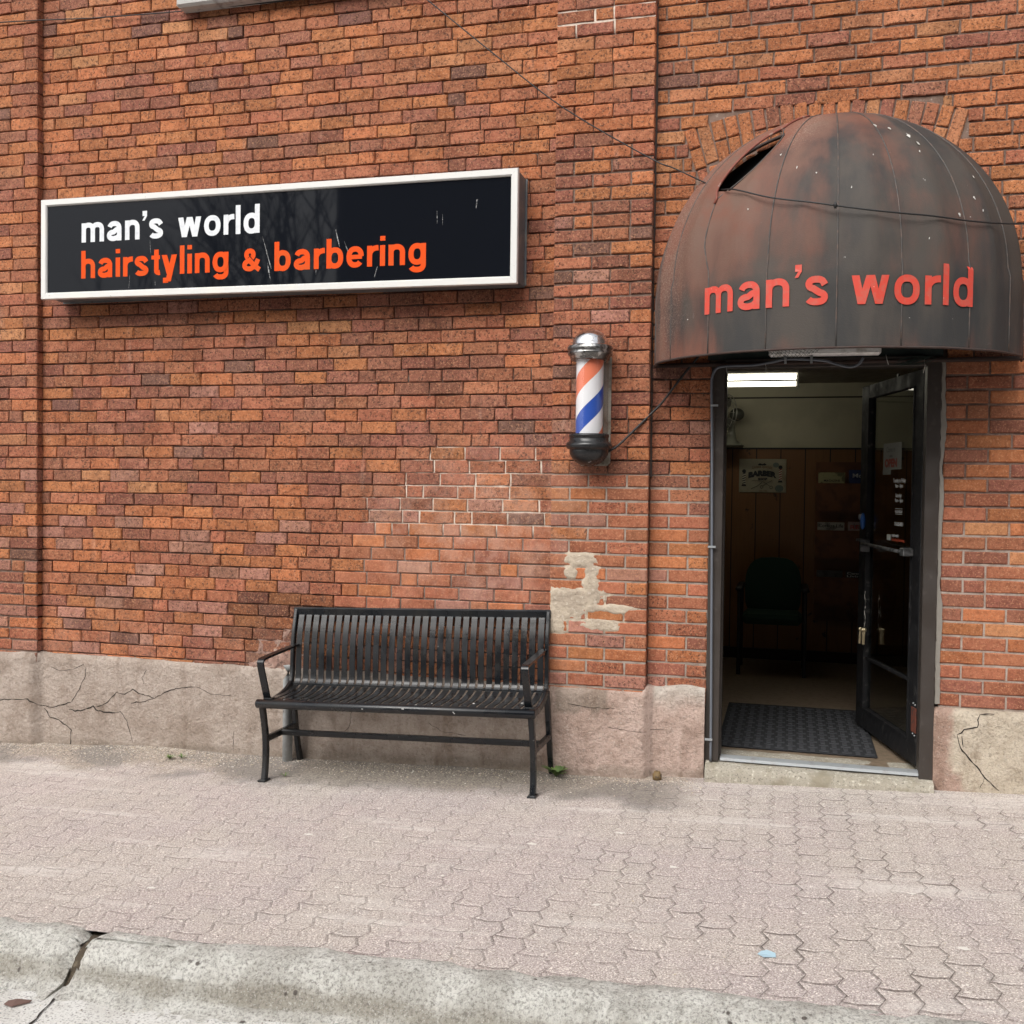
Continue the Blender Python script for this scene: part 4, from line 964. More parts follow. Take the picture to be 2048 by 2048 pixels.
for k in range(NS):
    x = .045 + (BL-.09)*k/(NS-1)
    wd = .0335
    def strap(m, pts, th=.006):
        P = [Vector((x, a, b)) for a, b in pts]; n = len(P); vs = []
        for i, p in enumerate(P):
            t = (P[min(i+1, n-1)]-P[max(i-1, 0)]).normalized(); nn = Vector((1, 0, 0)).cross(t)
            for sx_, st in ((-1, 1), (1, 1), (1, -1), (-1, -1)): vs.append(tuple(p+Vector((sx_*wd/2, 0, 0))+nn*st*th/2))
        F = [[i*4+j, i*4+(j+1) % 4, (i+1)*4+(j+1) % 4, (i+1)*4+j] for i in range(n-1) for j in range(4)]
        m.add(vs, F, 0, False)
    strap(m1, bs[:-1]); strap(m2, ss)
# top rail of the back
m1.sweep([(-.005, -.018, .892), (BL+.005, -.018, .892)], [(-.010, -.026), (.012, -.026), (.014, .014), (.006, .022), (-.008, .020), (-.013, .010)], 0, False)
m1.sweep([(-.004, .006, .872), (BL+.004, .006, .872)], [(.010*math.cos(a), .010*math.sin(a)) for a in np.linspace(0, 2*PI, 13)[:-1]], 0, True)
m1.bar([(.01, -.108, .478), (BL-.01, -.108, .478)], .03, .012)
BB(m1, 'backrest'); BB(m2, 'seat')
m = MB(); m.tube([(-.020, -.468, .430), (-.014, -.468, .430), (BL+.014, -.468, .430), (BL+.020, -.468, .430)], .025, 16, scale=[.7, 1, 1, .7]); BB(m, 'front_rail')
for side, x in (('l', .008), ('r', BL-.008)):
    s = 1 if side == 'r' else -1
    m = MB()
    sp = spline([(x, -.462, .420), (x, -.36, .418), (x, -.26, .428), (x, -.17, .450), (x, -.112, .482)], 5); m.bar(sp, .022, .040)
    bk = spline([(x, -.115, .475), (x, -.092, .55), (x, -.080, .66), (x, -.062, .76), (x, -.036, .845), (x, -.018, .900)], 5)
    m.bar(bk, .022, .034, up=(0, -1, .2)); BB(m, 'side_frame')
    m = MB(); m.bar(spline([(x, -.458, .425), (x, -.440, .34), (x, -.425, .22), (x, -.432, .10), (x, -.452, .006)], 5), .030, .036, up=(0, 1, 0), scale=[1.12]+[1]*19+[1]); 
    m.box(x-.024, x+.036*0+.024, -.488, -.424, .0, .012, bev=.003); BB(m, 'leg')
    m = MB(); m.bar(spline([(x, -.100, .475), (x, -.085, .36), (x, -.070, .24), (x, -.045, .10), (x, -.018, .0)], 5), .028, .034, up=(0, 1, 0)); BB(m, 'leg')
    m = MB(); xa = x - s*.018
    ap = spline([(xa, -.070, .700), (xa, -.22, .692), (xa, -.40, .683), (xa, -.470, .678), (xa, -.492, .668), (xa, -.494, .645), (xa, -.470, .57), (xa, -.435, .468), (xa, -.425, .452)], 6)
    m.bar(ap, .040, .010, up=(1, 0, 0)); 
    m2_ = MB(); P = [Vector(p) for p in ap]; vs = []; n = len(P)
    for i, p in enumerate(P):
        t = (P[min(i+1, n-1)]-P[max(i-1, 0)]).normalized(); nn = Vector((1, 0, 0)).cross(t)
        for sx_, st in ((-1, 1), (1, 1), (1, -1), (-1, -1)): vs.append(tuple(p+Vector((sx_*.019, 0, 0))+nn*st*.006))
    m2_.add(vs, [[i*4+j, i*4+(j+1) % 4, (i+1)*4+(j+1) % 4, (i+1)*4+j] for i in range(n-1) for j in range(4)]+[[0, 1, 2, 3], [(n-1)*4+j for j in (3, 2, 1, 0)]])
    m2_.box(xa-.02, xa+.03, -.44, -.40, .446, .456, bev=.002)
    BB(m2_, 'armrest')
    m = MB(); m.bar([(x, -.420, .225), (x, -.072, .225)], .026, .034); BB(m, 'side_stretcher')
m = MB(); m.bar([(.02, -.250, .225), (BL-.02, -.250, .225)], .034, .030); BB(m, 'stretcher')
CHIP = simple('bare_primer_chip', (.55, .54, .52), .7)
for cx, cy, cz in ((1.13, -.4935, .430), (1.135, -.4925, .422), (.85, -.493, .436), (.98, -.40, .4515), (1.20, -.36, .4505), (.90, -.43, .447), (1.45, -.30, .449), (.62, -.4935, .428)):
    m = MB(); m.sphere((cx, cy, cz), rnd.uniform(.003, .006), n=7, m=4, sq=(1.6, .35 if cy < -.48 else 1, .5)); BB(m, 'paint_chip', CHIP)
m = MB(); m.tube([(-2.10, -.062, -.05), (-2.10, -.060, .50), (-2.10, -.060, .585)], .029, 20)
m.build('steel_post', GALV, label='stub of grey galvanised pipe rising behind the bench left end', cat='post')

# ------------------------------------------------------------------ box sign
SG = thing('box_sign', (-2.22, -.08, 2.76), 'long black box sign in a white frame reading hairstyling and barbering', 'sign')
def SX(x, z):       # the box hangs very slightly out of square
    f = (x+3.74)/3.03; top = 3.382-.010*f; bot = 2.773-.021*f
    return x, bot+(top-bot)*(z)
def quadbox(m, x0, x1, u0, u1, y0, y1, mi=0):
    vs = []
    for x in (x0, x1):
        for y in (y0, y1):
            for u in (u0, u1): X, Z = SX(x, u); vs.append((X, y, Z))
    m.add(vs, [[0,1,3,2],[4,6,7,5],[0,4,5,1],[2,3,7,6],[0,2,6,4],[1,5,7,3]], mi)
m = MB(); quadbox(m, -3.722, -.709, .02, .98, -.146, .018); m.box(-3.722, -.700, .010, .018, 2.775, 3.36); m.build('casing', ZINC, SG)
m = MB(); fw = .042; fu = fw/.61
def frame_piece(P):   # mitred profile with soft nose
    vs = [];
    for (x, u), ins in zip(P, (0, 0, 1, 1)):
        X, Z = SX(x, u); vs.append((X, -.165 if True else 0, Z))
    return vs
X0, X1 = -3.744, -.706
def mitre(o0, o1, i1, i0, m):
    # outer edge o0-o1, inner edge i0-i1 (x,u); front face with bevelled edges plus side returns
    A = [SX(*p) for p in (o0, o1, i1, i0)]
    def lerp(a, b, t): return (a[0]+(b[0]-a[0])*t, a[1]+(b[1]-a[1])*t)
    rows = [(0, -.140), (0, -.160), (.08, -.1665), (.80, -.1665), (.94, -.161), (1, -.150)]
    vs = []
    for t, y in rows:
        a = lerp(A[0], A[3], t); b = lerp(A[1], A[2], t); vs += [(a[0], y, a[1]), (b[0], y, b[1])]
    m.add(vs, [[2*i, 2*i+1, 2*i+3, 2*i+2] for i in range(len(rows)-1)], 0, False)
g = .0006
mitre((X0, 0), (X1, 0), (X1-fw-g, fu), (X0+fw+g, fu), m); mitre((X1, 1), (X0, 1), (X0+fw+g, 1-fu), (X1-fw-g, 1-fu), m)
mitre((X0, 1), (X0, 0), (X0+fw, fu+g), (X0+fw, 1-fu-g), m); mitre((X1, 0), (X1, 1), (X1-fw, 1-fu-g), (X1-fw, fu+g), m)
quadbox(m, X0, X1, 0.001, .999, -.141, -.139); 
m.build('frame', WHITEF, SG)
FACE = simple('black_acrylic_face', (.0065, .0078, .011), .03, spec=.13)
m = MB(); quadbox(m, X0+.03, X1-.03, .05, .95, -.152, -.143)
m.build('face', FACE, SG)
# scratches and drips on the sign face
SCF = simple('pale_scuff', (.34, .34, .34), .8, var=[(80, (.05, .05, .05), .45, .6)])
for (x, z, L, wd, sl) in ((-2.24, 3.085, .19, .012, .30), (-2.20, 2.93, .10, .010, .2), (-1.78, 3.10, .10, .014, .25), (-1.72, 3.03, .06, .010, .4), (-.94, 3.22, .05, .010, -.1), (-1.17, 3.17, .07, .003, .02), (-1.14, 3.15, .06, .003, 0), (-2.98, 3.10, .08, .004, .05), (-3.12, 2.90, .08, .003, -.1), (-1.52, 2.88, .06, .006, -.3), (-2.95, 2.86, .03, .004, .1), (-1.9, 2.9, .05, .004, 0)):
    m = MB()
    for k in range(1):
        xx = x+rnd.uniform(-.004, .004); n = 6; vs = []
        for j in range(n+1): t_ = j/n; h = wd*.5*rnd.uniform(.15, 1)*math.sin(PI*(.08+.84*t_)); vs += [(xx+sl*L*t_-h, -.1526-k*.0002, z-L*t_), (xx+sl*L*t_+h, -.1526-k*.0002, z-L*t_)]
        m.add(vs, [[2*j, 2*j+2, 2*j+3, 2*j+1] for j in range(n)])
    m.build('scuff', SCF, SG)


# hand-built grotesque letters: centre-line strokes of constant width
def glyph(ch, t):
    c = t/2; A = 1.44
    def arc(cx, cy, rx, ry, a0, a1, n=14, p=2.3):
        out = []
        for k in range(n+1):
            a = math.radians(a0+(a1-a0)*k/n); ca, sa = math.cos(a), math.sin(a)
            out.append((cx+rx*math.copysign(abs(ca)**(2/p), ca), cy+ry*math.copysign(abs(sa)**(2/p), sa)))
        return out
    L = lambda *p: ('l', list(p)); D = lambda x0, y0, x1, y1, wd: ('d', (x0, y0, x1, y1, wd))
    if ch == 'l': return [L((c, 0), (c, A))], t
    if ch == 'i': return [L((c, 0), (c, 1)), L((c, A-t*.85), (c, A))], t
    if ch in 'nh':
        w_ = .84 if t > .25 else .88
        return [L((c, 0), (c, 1 if ch == 'n' else A)), L(*(arc(w_/2, .60, w_/2-c, .42-c*.98, 168, 0)+[(w_-c, 0)]))], w_
    if ch == 'm':
        w_ = 1.34; h = (w_-t)/2
        return [L((c, 0), (c, 1)), L(*(arc(c+h/2, .62, h/2, .40-c*.98, 168, 0)+[(c+h, 0)])), L(*(arc(c+h*1.5, .62, h/2, .40-c*.98, 168, 0)+[(w_-c, 0)]))], w_
    if ch == 'r': return [L((c, 0), (c, 1)), L(*arc(.56, .50, .56-c*1.0, .52-c, 172, 88, 8))], .57
    if ch == 'o': return [L(*arc(.46, .5, .46-c, .52-c, 90, 450, 30))], .92
    if ch in 'bdg':
        w_ = .88; o = L(*arc(w_/2, .5, w_/2-c, .52-c, 90, 450, 28))
        if ch == 'b': return [L((c, 0), (c, A)), o], w_
        if ch == 'd': return [o, L((w_-c, 0), (w_-c, A))], w_
        return [o, L(*([(w_-c, 1), (w_-c, .0)]+arc(w_/2, -.02, w_/2-c, .36-c, 0, -158, 14)))], w_
    if ch == 'e': return [L(*arc(.45, .5, .45-c, .52-c, 2, 322, 28)), L((t*.8, .50), (.90-t*.35, .50), wd_(.8))], .90
    if ch == 'a': return [L(*(arc(.44, .62, .42-c, .40-c, 162, 0, 12)+[(.86-c, 0)])), L(*([(.86-c, .60), (.55, .56)]+arc(.42, .28+c*.0, .42-c, .30-c, 92, 270, 12)+[(.60, c+.02), (.86-c, .26)]))], .90
    if ch == 's':
        return [L(*([(.80-c*.7, .70)]+arc(.41, .735, .37-c*.9, .285-c, 20, 250, 12)+arc(.42, .27, .40-c*.9, .285-c, 70, -160, 12)))], .84
    if ch == 't': return [L(*([(.16+c, 1.30), (.16+c, .30)]+arc(.16+c+.17, .22, .17, .22-c*.9, 180, 270, 6)+[(.50, c*.95)])), L((0, 1-c*.75), (.50, 1-c*.75), wd_(.75))], .52
    if ch == 'y': return [D(c*1.1, 1, .44, .02, 1.12), D(.86-c*1.1, 1, .36, -.36, 1.12), L((.06, -.42+c), (.36, -.42+c))], .86
    if ch == 'w':
        w_ = 1.30; return [D(c*1.1, 1, .355, 0, 1.05), D(w_/2-.02, 1, .355, 0, 1.0), D(w_/2+.02, 1, w_-.355, 0, 1.0), D(w_-c*1.1, 1, w_-.355, 0, 1.05)], w_
    if ch == "'": return [L((c, A), (c, A-t*1.0)), D(c+t*.25, A-t*1.0, c-t*.30, A-t*1.9, .5)], t
    if ch == '&':
        return [L(*(arc(.40, .78, .22-c*.3, .24-c*.5, -60, 240, 14))), L((.30, .60), (.62, .25), (.92, -.0+c*.3)), L(*([(.34, .58)]+arc(.36, .28, .36-c, .30-c, 110, 300, 12)+[(.72, .30), (.84, .55)]))], .95
    return [], .4
class wd_(float): pass
def word(m, txt, x0, x1, z0, xh, t, place, mi=0, gap=.17, lift=0.0):
    """place(x,z,layer) -> 3-D point"""
    items = []; X = 0
    for ch in txt:
        st, wd = glyph(ch, t); items.append((X, st)); X += wd + gap*(.55 if ch in "r't" else 1)
    X -= gap; k = (x1-x0)/X; lay = 0
    for gx, st in items:
        for kind, data in st:
            lay += 1; y = lift + (lay % 7)*.00025
            if kind == 'd':
                a0, b0, a1, b1, kk = data; hw = t*kk*.53; N = 6; vs = []
                for q in range(N+1):
                    f = q/N; xx = a0+(a1-a0)*f; zz = b0+(b1-b0)*f; vs += [place(x0+(gx+xx-hw)*k, z0+zz*xh, y), place(x0+(gx+xx+hw)*k, z0+zz*xh, y)]
                m.add(vs, [[2*q, 2*q+1, 2*q+3, 2*q+2] if b1 > b0 else [2*q, 2*q+2, 2*q+3, 2*q+1] for q in range(N)], mi); continue
            hw = t/2; P = list(data)
            if isinstance(P[-1], float): hw *= float(P.pop())
            Q = []
            for (xa, za), (xb, zb) in zip(P[:-1], P[1:]):
                n = max(1, int(math.hypot(xb-xa, zb-za)/.12))
                for q in range(n): Q.append((xa+(xb-xa)*q/n, za+(zb-za)*q/n))
            Q.append(P[-1]); closed = math.hypot(Q[0][0]-Q[-1][0], Q[0][1]-Q[-1][1]) < .01; vs = []
            for q, (x, z) in enumerate(Q):
                a = Q[q-1] if q > 0 else (Q[-2] if closed else Q[0]); b = Q[q+1] if q < len(Q)-1 else (Q[1] if closed else Q[-1])
                dx, dz = b[0]-a[0], b[1]-a[1]; LL = math.hypot(dx, dz) or 1; ux, uz = -dz/LL*hw, dx/LL*hw
                vs += [place(x0+(gx+x+ux)*k, z0+(z+uz)*xh, y), place(x0+(gx+x-ux)*k, z0+(z-uz)*xh, y)]
            m.add(vs, [[2*q, 2*q+2, 2*q+3, 2*q+1][::-1] for q in range(len(Q)-1)], mi)
VW = simple('white_vinyl_letters', (.66, .68, .70), .45, var=[(30, (.58, .60, .63), .5, .7)]); VO = simple('orange_vinyl_letters', (.70, .070, .004), .6, spec=.15, var=[(6, (.62, .085, .012), .5, .7)])
pl = lambda x, z, y: (x, -.1524-y, z)
class WM(MB): pass
def wpart(mat, par, *a):
    mm = MB(); word(mm, *a); mm.build('lettering', mat, par)
word_ = lambda mat, *a: wpart(mat, SG, *a)
word_(VW, "man's", -3.460, -2.892, 3.110, .116, .262, pl); word_(VW, 'world', -2.791, -2.255, 3.107, .116, .262, pl)
word_(VO, 'hairstyling', -3.462, -2.456, 2.892, .116, .262, pl); word_(VO, '&', -2.365, -2.250, 2.890, .120, .24, pl); word_(VO, 'barbering', -2.159, -1.232, 2.882, .116, .262, pl)

# ------------------------------------------------------------------ barber pole
BP = thing('barber_pole', (-.30, -.125, 2.13), 'wall mounted barber pole with orange, white and blue stripes and chrome cap', 'barber pole')
px, py = -.305, -.130
KP = 1.075
def KL(P): return [(r*KP, z) for r, z in P]
CHR = simple('tarnished_chrome', (.72, .72, .73), .16, 1.0, var=[(14, (.10, .09, .085), .60, .70), (40, (.45, .44, .42), .55, .66)], rvar=(14, .10, .35))
BLG = simple('black_gloss_cast', (.012, .012, .013), .22, .0, var=[(34, (.40, .40, .42), .685, .72), (9, (.025, .025, .026), .4, .6)], rvar=(10, .18, .4), spec=.4)
m = MB(); m.lathe(px, py, KL([(0, 2.498)]+[(.088*math.sin(a), 2.418+.080*math.cos(a)) for a in np.linspace(.15, PI/2, 12)]+[(.090, 2.412), (.108, 2.408)]), 40); m.build('cap', CHR, BP)
m = MB(); m.lathe(px, py, KL([(.108, 2.4078), (.114, 2.398), (.114, 2.385), (.108, 2.377), (.112, 2.372), (.112, 2.364), (.100, 2.352), (.099, 2.345), (.095, 2.342), (.096, 2.336), (.090, 2.332), (.0, 2.332)]), 40); m.build('collar', simple('dark_reflection_chrome', (.16, .155, .15), .28, .9, var=[(18, (.50, .50, .49), .50, .60), (40, (.02, .02, .02), .6, .68)], rvar=(14, .15, .4)), BP)  # ring coloured dark in place of the street it would reflect
m = MB(); m.lathe(px, py, KL([(.0, 1.942), (.094, 1.942), (.099, 1.938), (.099, 1.926), (.094, 1.922), (.097, 1.915), (.097, 1.903), (.110, 1.893), (.115, 1.883), (.115, 1.872), (.108, 1.862), (.096, 1.858)]+[(.098*math.cos(a), 1.856-.086*math.sin(a)) for a in np.linspace(.05, PI/2, 12)]), 40); m.build('base', BLG, BP)
m = MB(); m.lathe(0, 0, [(.0725, 1.942), (.0725, 2.333)], 40)
cyl = m.build('striped_cylinder', mat_helix()); cyl.location = (px, py, 0); bpy.context.view_layer.update(); cyl.parent = BP; cyl.matrix_parent_inverse = BP.matrix_world.inverted()
m = MB(); m.lathe(px, py, [(.099, 1.942), (.099, 2.333)], 40); m.build('glass_tube', mat_glass('clear_pole_glass', (.95, .95, .95)), BP)
m = MB(); vs = [(-.392, z) for z in (1.80, 2.36)]
pts = [(-.385, 2.37), (-.380, 1.79), (-.365, 1.775), (-.225, 1.775), (-.208, 1.792), (-.206, 2.36), (-.215, 2.375), (-.375, 2.375)]
m.add([(x, -.030, z) for x, z in pts]+[(x, -.004, z) for x, z in pts], [[7, 6, 5, 4, 3, 2, 1, 0][::-1], [8, 9, 10, 11, 12, 13, 14, 15][::-1]]+[[i, i+8, (i+1) % 8+8, (i+1) % 8] for i in range(8)])
m.box(-.33, -.28, -.125, -.03, 1.86, 1.89); m.box(-.33, -.28, -.125, -.03, 2.36, 2.40); m.sphere((-.245, -.032, 1.785), .006, n=8, m=5)
m.build('back_plate', simple('weathered_plate', (.36, .34, .29), .6, .3, var=[(12, (.20, .17, .13), .5, .7)]), BP)

# ------------------------------------------------------------------ awning
AX, AA, AB, AZ, AR_ = .92, .90, .74, 2.65, .90
def AP(th, v, off=0.0):
    """th: degrees round the plan (180 left wall .. 0 right wall); v<0: metres below the spring line, v>=0: degrees up the dome"""
    t = math.radians(th); hem = 2.305 - .012*math.sin(t)
    if v < 0: s = 1; z = AZ + v*(AZ-hem)/.36
    else: s = math.cos(math.radians(v)); z = AZ + AR_*math.sin(math.radians(v))
    # slight scallop of the cloth between ribs
    sc_ = 1 - .020*(math.sin(math.radians((th % 20)/20*180)))*(1 if v > 0 else .4)
    s2 = s*sc_
    return (AX + (AA*s2+off*s)*math.cos(t), -(AB*s2+off*s)*math.sin(t) + .03*0, z + (off*math.sin(math.radians(max(v, 0)))))
vv = [-.36, -.27, -.18, -.09] + list(np.linspace(0, 88, 34)); th_ = list(np.arange(0, 180.1, 2.0))
m = MB(); V = []; C = []
SL0, SL1 = 19, 57        # slit extent up the dome along the seam at 130 degrees
def slit_w(v): return 0 if not SL0+8 < v < SL1 else 6.8*math.sin(PI*(v-SL0-8)/(SL1-SL0-8))**.7
def seam_path(v): return 134 - 13*max(0, min(1, (v-30)/24))
SEAM_SL = 134
for v in vv:
    for a in th_:
        a2 = a; off = 0
        w_ = slit_w(v)
        if w_ > 0 and abs(a-SEAM_SL) < 14:
            if a >= SEAM_SL: a2 = a + w_*.35*(1-(a-SEAM_SL)/14); off = .02*w_/7.5*(1-(a-SEAM_SL)/14)
            else: a2 = a - w_*(1-(SEAM_SL-a)/14); off = -.025*w_/7.5*(1-(SEAM_SL-a)/14)
        a2 += (seam_path(v)-SEAM_SL)*max(0, 1-abs(a-SEAM_SL)/36)
        V.append(AP(a2, v, off))
        # weathering: sun-bleached reddish towards the left and the top, dark on the lower right
        f = .34 + .42*max(0, min(1, (a-86)/60)) + .34*max(0, min(1, (v-26)/40))*(1 if a > 60 else .4) - .16*(1 if v < 0 else 0)
        if a > 92 and v > 5: f += .10
        if a > 158: f -= .25
        if v < -.24: f += .12
        if v <= -.30: f += .18*abs(math.sin(math.radians(a*4.5)))
        if 88 < a and v < -.05 and a < 128: f -= .18
        g_ = max(0, min(1, (a-128)/25))*(.9 if v > -.2 else .6) + max(0, min(1, (v-30)/25))*max(0, 1-abs(a-112)/30)
        if 40 < a < 75 and -.1 <= v < 24: f += .10
        C.append((f, g_, 0, 1))
nth = len(th_); F = []
for j in range(len(vv)-1):
    for i in range(nth-1):
        if abs(th_[i]-(SEAM_SL-2)) < .1 and slit_w(vv[j]) > 0 and slit_w(vv[j+1]) > 0: continue
        if abs(th_[i]-(SEAM_SL-2)) < .1 and slit_w(vv[j]) + slit_w(vv[j+1]) > 0 and False: continue
        F.append([j*nth+i+1, j*nth+i, (j+1)*nth+i, (j+1)*nth+i+1])
m.add(V, F, 0, True); m.at['col'] = C
AW = thing('awning', (AX, 0, 2.3), "faded black dome awning lettered man's world over the doorway", 'awning')
m.build('canopy', AWN, AW)
SEAM = simple('seam_piping', (.060, .054, .050), .6, var=[(25, (.11, .075, .06), .45, .65)])
for a in (10, 30, 50, 72, 90, 110, 130, 150, 170):
    m = MB(); aa = a
    if a == 130:
        pts = [AP(130 + (seam_path(v)-130)*min(1, max(0, (v+.36)/12)) - slit_w(v)*1.0, v, .0005 - .025*slit_w(v)/7.5) for v in vv[:-1]]
    else: pts = [AP(a, v, .0004) for v in vv[:-1]]
    m.tube(pts, .0036, 6, up=(.3, .9, .1)); m.build('seam', SEAM, AW)
m = MB(); m.tube([AP(seam_path(v)+slit_w(v)*.35, v, .02*slit_w(v)/7.5+.004) for v in np.linspace(SL0+6, 74, 26)], .0065, 8, up=(.3, .9, .1)); m.build('torn_edge', simple('red_brown_torn_edge', (.20, .055, .035), .7, var=[(30, (.35, .25, .2), .55, .7)]), AW)
m = MB(); m.tube([AP(a, -.36, 0.0) for a in np.arange(0, 180.1, 3)], .006, 6); m.tube([AP(a, -.33, -.012) for a in np.arange(0, 180.1, 3)], .009, 6)
m.tube([(AX+AA*.985*math.cos(t), .03, AZ+AR_*.985*math.sin(t)) for t in np.linspace(0, PI, 40)], .010, 6)
for a in (50, 90): m.tube([AP(a, v, -.014) for v in vv[:-1]], .009, 6, up=(.3, .9, .1))
m.tube([(.02, .035, 2.318), (1.82, .035, 2.322)], .012, 8)
m.build('awning_frame', simple('rusty_frame_tube', (.055, .034, .028), .75, .3, var=[(14, (.06, .045, .04), .5, .65)]), AW)
m = MB(); la = list(range(96, 176, 8)); lv = list(range(0, 84, 7)); 
m.add([AP(a, v, -.075) for v in lv for a in la], [[j*len(la)+i, j*len(la)+i+1, (j+1)*len(la)+i+1, (j+1)*len(la)+i] for j in range(len(lv)-1) for i in range(len(la)-1)], 0, True)
m.build('slit_shade', simple('slit_shade_black', (.012, .011, .010), .95), AW)  # added black sheet under the cloth, so the slit shows dark shade inside
# wrapped lettering
UT = np.radians(np.linspace(180, 0, 721)); UD = np.hypot(AA*np.sin(UT), AB*np.cos(UT)); UU = np.concatenate([[0], np.cumsum((UD[1:]+UD[:-1])/2*abs(UT[1]-UT[0]))]); UU -= UU[360]
def aplace(x, z, y):
    th = math.degrees(float(np.interp(x, UU, UT))); s_off = .0040+y
    if z < AZ: v = -(AZ-z)*.36/(AZ-2.29); v = min(v, -1e-4)
    else: v = math.degrees(math.asin((z-AZ)/AR_))
    return AP(th, v, s_off)
VR = simple('red_painted_letters', (.60, .058, .034), .5, var=[(40, (.52, .09, .06), .45, .65), (60, (.80, .35, .28), .70, .76)])
wpart(VR, AW, "man's", -.633, -.036, 2.483, .128, .24, aplace, 0, .20); wpart(VR, AW, 'world', .062, .625, 2.480, .128, .24, aplace, 0, .19)
# bird droppings on the awning
LIME = simple('bird_lime', (.55, .54, .50), .85, var=[(60, (.25, .23, .2), .5, .65)])
for (a, v, r) in ((72, 52, .018), (66, 50, .016), (60, 46, .022), (112, 40, .009), (104, 33, .011), (60, 38, .008), (44, 22, .010), (42, 18, .008), (97, 30, .006), (52, 16, .012), (40, 30, .010), (118, 20, .006), (86, 24, .006), (64, 8, .005), (78, 36, .006), (58, 42, .014)):
    n_ = 10; q = [rnd.uniform(.3, 1.3) for _ in range(n_)]; ctr = AP(a, v, .0045)
    vs = [AP(a+math.degrees(r/.85)*q[k]*math.cos(2*PI*k/n_)*.6, v+math.degrees(r/.9)*q[k]*math.sin(2*PI*k/n_), .0045) for k in range(n_)]
    m = MB(); m.add(vs+[ctr], [[k, (k+1) % n_, n_] for k in range(n_)]); m.build('dropping', LIME, AW)
# things under the awning
m = MB()
LT = thing('door_lamp', (.89, .0, 2.40), 'white strip lamp under the awning hem above the door', 'lamp')
m.box(.615, 1.170, -.012, .042, 2.350, 2.43, bev=.012); m.build('diffuser', simple('unlit_acrylic', (.86, .86, .84), .4, var=[(8, (.5, .48, .44), .5, .65)]), LT)
m = MB(); m.box(.60, 1.185, .0, .044, 2.431, 2.46); m.build('housing', simple('lamp_steel', (.3, .3, .29), .5), LT)
FLEX = simple('grey_pvc_flex', (.13, .145, .17), .5)
m = MB(); fx = [(.352, .020, .20), (.350, .018, .5), (.345, .016, .9), (.340, .015, 1.33), (.333, .012, 1.8), (.328, .010, 2.05), (.324, .008, 2.2), (.330, .004, 2.262), (.358, .0, 2.299), (.432, 0, 2.306), (.545, 0, 2.309), (.643, 0, 2.324), (.715, 0, 2.336), (.882, 0, 2.326), (.946, 0, 2.308), (1.016, 0, 2.290), (1.06, .0, 2.302), (1.084, .0, 2.335)]
m.tube(spline(fx, 5), .0068, 8, up=(.2, -1, .1)); CD = m.build('cable_flex', FLEX, label='grey flexible cable running up the left door jamb to the lamp', cat='cable')
for z in (.32, 1.35, 2.10): m = MB(); m.box(.320, .360, .0, .012, z-.005, z+.005); m.build('clip', ALU, CD)
for x in (.70, .83): m = MB(); m.box(x-.006, x+.006, -.012, .03, 2.315, 2.352); m.build('clip', ALU, CD)
# bird netting tucked under the hem
m = MB()
def netp(u, v): return (.36+.50*u + .01*math.sin(v*9), -.09 + .02*math.sin(u*11) - .12*v*0, 2.46 - .115*v + .02*math.sin(u*7)*v - .045*math.sin(PI*u)*0)
for k in range(-8, 27):
    for d in (1, -1):
        pts = [];
        for q in range(9):
            v = q/8; u = k/26 + d*v*.22 + (0 if d > 0 else .22)
            if 0 <= u <= 1: pts.append(netp(u, v))
        if len(pts) > 1: m.tube(pts, .0009, 3, cap=False)
NETM = simple('dark_green_net', (.012, .028, .022), .8)
m.build('bird_net', NETM, label='dark bird netting stretched over the strip lamp under the awning', cat='netting')
m = MB()
for cx, cz in ((1.33, 2.29),):
    for k in range(16):
        a0 = rnd.uniform(0, 6); r = rnd.uniform(.02, .055); pts = [(cx+r*1.8*math.cos(a0+q*.8), -.02+.02*math.sin(q+k), cz+.025+r*.45*math.sin(a0*1.3+q*.8)) for q in range(9)]; m.tube(pts, .0009, 3, cap=False)
m.build('bird_net', NETM, label='dark bird netting bunched above the open door top corner', cat='netting')
m = MB()
for x, z, l in ((.40, 2.30, .05), (.60, 2.31, .05), (1.19, 2.345, .05), (1.37, 2.32, .07)): m.tube([(x, -.03, z), (x+.005, -.035, z-l*.5), (x+rnd.uniform(-.01, .02), -.03, z-l)], .0018, 4)
m.build('zip_ties', simple('pale_zip_tie', (.55, .54, .5), .5), label='pale zip ties hanging from the rod under the awning', cat='zip ties', kind='stuff')
# overhead cable across wall and awning
m = MB(); wp = [(-2.4, -.07, 5.30), (-1.9, -.07, 4.90), (-1.325, -.07, 4.415), (-.90, -.065, 4.05), (-.49, -.06, 3.712), (-.021, -.06, 3.41), (.12, -.12, 3.325), (.29, -.26, 3.20), (.375, -.42, 3.115)]
wp2 = [(.457, -.548, 3.073), (.622, -.660, 2.995), (.80, -.715, 2.948), (.906, -.730, 2.923), (1.055, -.728, 2.895), (1.182, -.706, 2.880), (1.33, -.65, 2.872), (1.52, -.53, 2.868), (1.75, -.36, 2.89), (2.1, -.15, 2.96), (2.8, -.05, 3.10)]
pp = spline(wp+wp2, 6); m.tube(pp, .0038, 6)
WR = m.build('overhead_cable', CABLE, label='thin black cable slanting down the wall and across the awning', cat='cable')
m = MB(); m.sphere((.906, -.735, 2.923), .010, n=8, m=6, sq=(.8, .8, 1.6)); m.build('cable_tie', CABLE, WR)
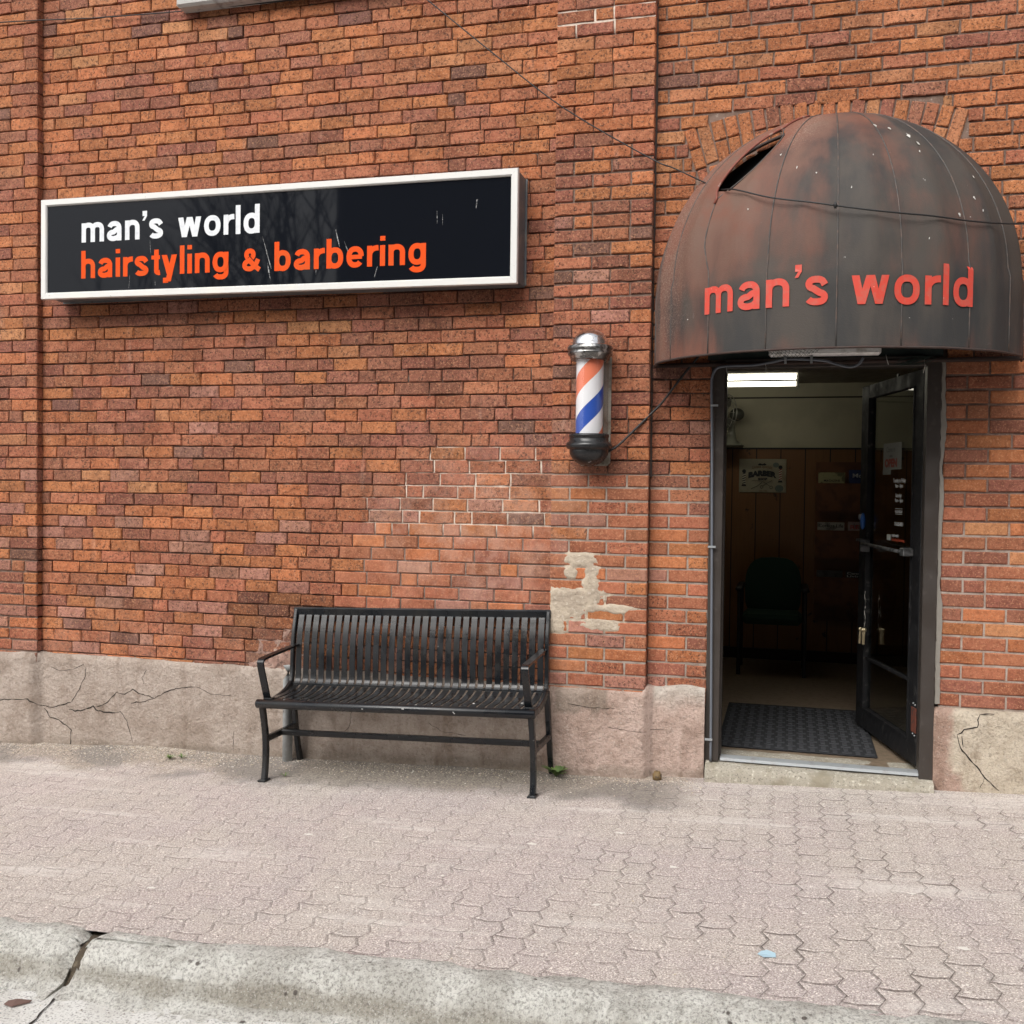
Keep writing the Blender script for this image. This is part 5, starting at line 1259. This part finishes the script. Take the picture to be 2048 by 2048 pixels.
m = MB(); m.tube(spline([(-.225, -.10, 1.838), (-.190, -.075, 1.862), (-.151, -.055, 1.893), (-.07, -.035, 1.975), (.004, -.015, 2.052), (.06, .015, 2.115), (.103, .035, 2.176), (.181, .035, 2.279), (.246, .03, 2.358), (.30, .02, 2.44)], 6), .0062, 8)
m.build('pole_cable', CABLE, label='black power lead looping from the barber pole up under the awning', cat='cable')
m = MB(); m.tube([(-4.9, -.045, 4.59), (-4.1, -.045, 4.555), (-3.89, -.040, 4.545), (-3.5, .0, 4.535), (-2.976, .0, 4.513), (-2.2, -.003, 4.494), (-1.2, -.004, 4.47)], .0035, 6)
m.build('wall_wire', CABLE, label='thin dark wire along the top left of the wall under the sill', cat='wire')

# ------------------------------------------------------------------ across the street (what the sign face reflects)
OB = thing('opposite_building', (-4, -21, 0), 'plain brown commercial block across the street seen only as a reflection', 'building')
m = MB(); m.box(-11.5, 30, -30, -21, -1, 14); m.build('wall', simple('brown_brick_far', (.16, .10, .08), .9, var=[(1.5, (.11, .075, .06), .4, .6)]), OB)
FWG = simple('far_window_glass', (.03, .035, .04), .1)
for k in range(13):
    for z in (1.0, 4.8): m = MB(); m.box(-10+k*3, -8.4+k*3, -21.06, -20.98, z, z+2.0); m.build('window', FWG, OB)
OT = thing('bare_tree', (-13.5, -15, -.5), 'leafless street tree across the road seen only as a reflection', 'tree')
m = MB()
def limb(p, d, L, r, depth):
    q = [p]; dd = d.copy()
    for k in range(4): dd = (dd + Vector((rnd.uniform(-.18, .18), rnd.uniform(-.18, .18), rnd.uniform(-.05, .15)))).normalized(); q.append(q[-1]+dd*L/4)
    m.tube([tuple(v) for v in q], r, 5, cap=False, scale=[1, .88, .76, .66, .55])
    if depth == 0: return
    for k in range(4 if depth > 1 else 5):
        s_ = q[rnd.choice((2, 3, 4, 4))]; nd_ = (dd + Vector((rnd.uniform(-1, 1), rnd.uniform(-1, 1), rnd.uniform(-.2, .7)))*.85).normalized(); limb(s_, nd_, L*rnd.uniform(.55, .8), r*.5, depth-1)
for bx, by in ((-13.5, -15), (-9.2, -13.5)):
    limb(Vector((bx, by, -.6)), Vector((0, 0, 1)), 3.6, .15, 4)
m.build('trunk', simple('far_bark', (.05, .042, .036), .9), OT)
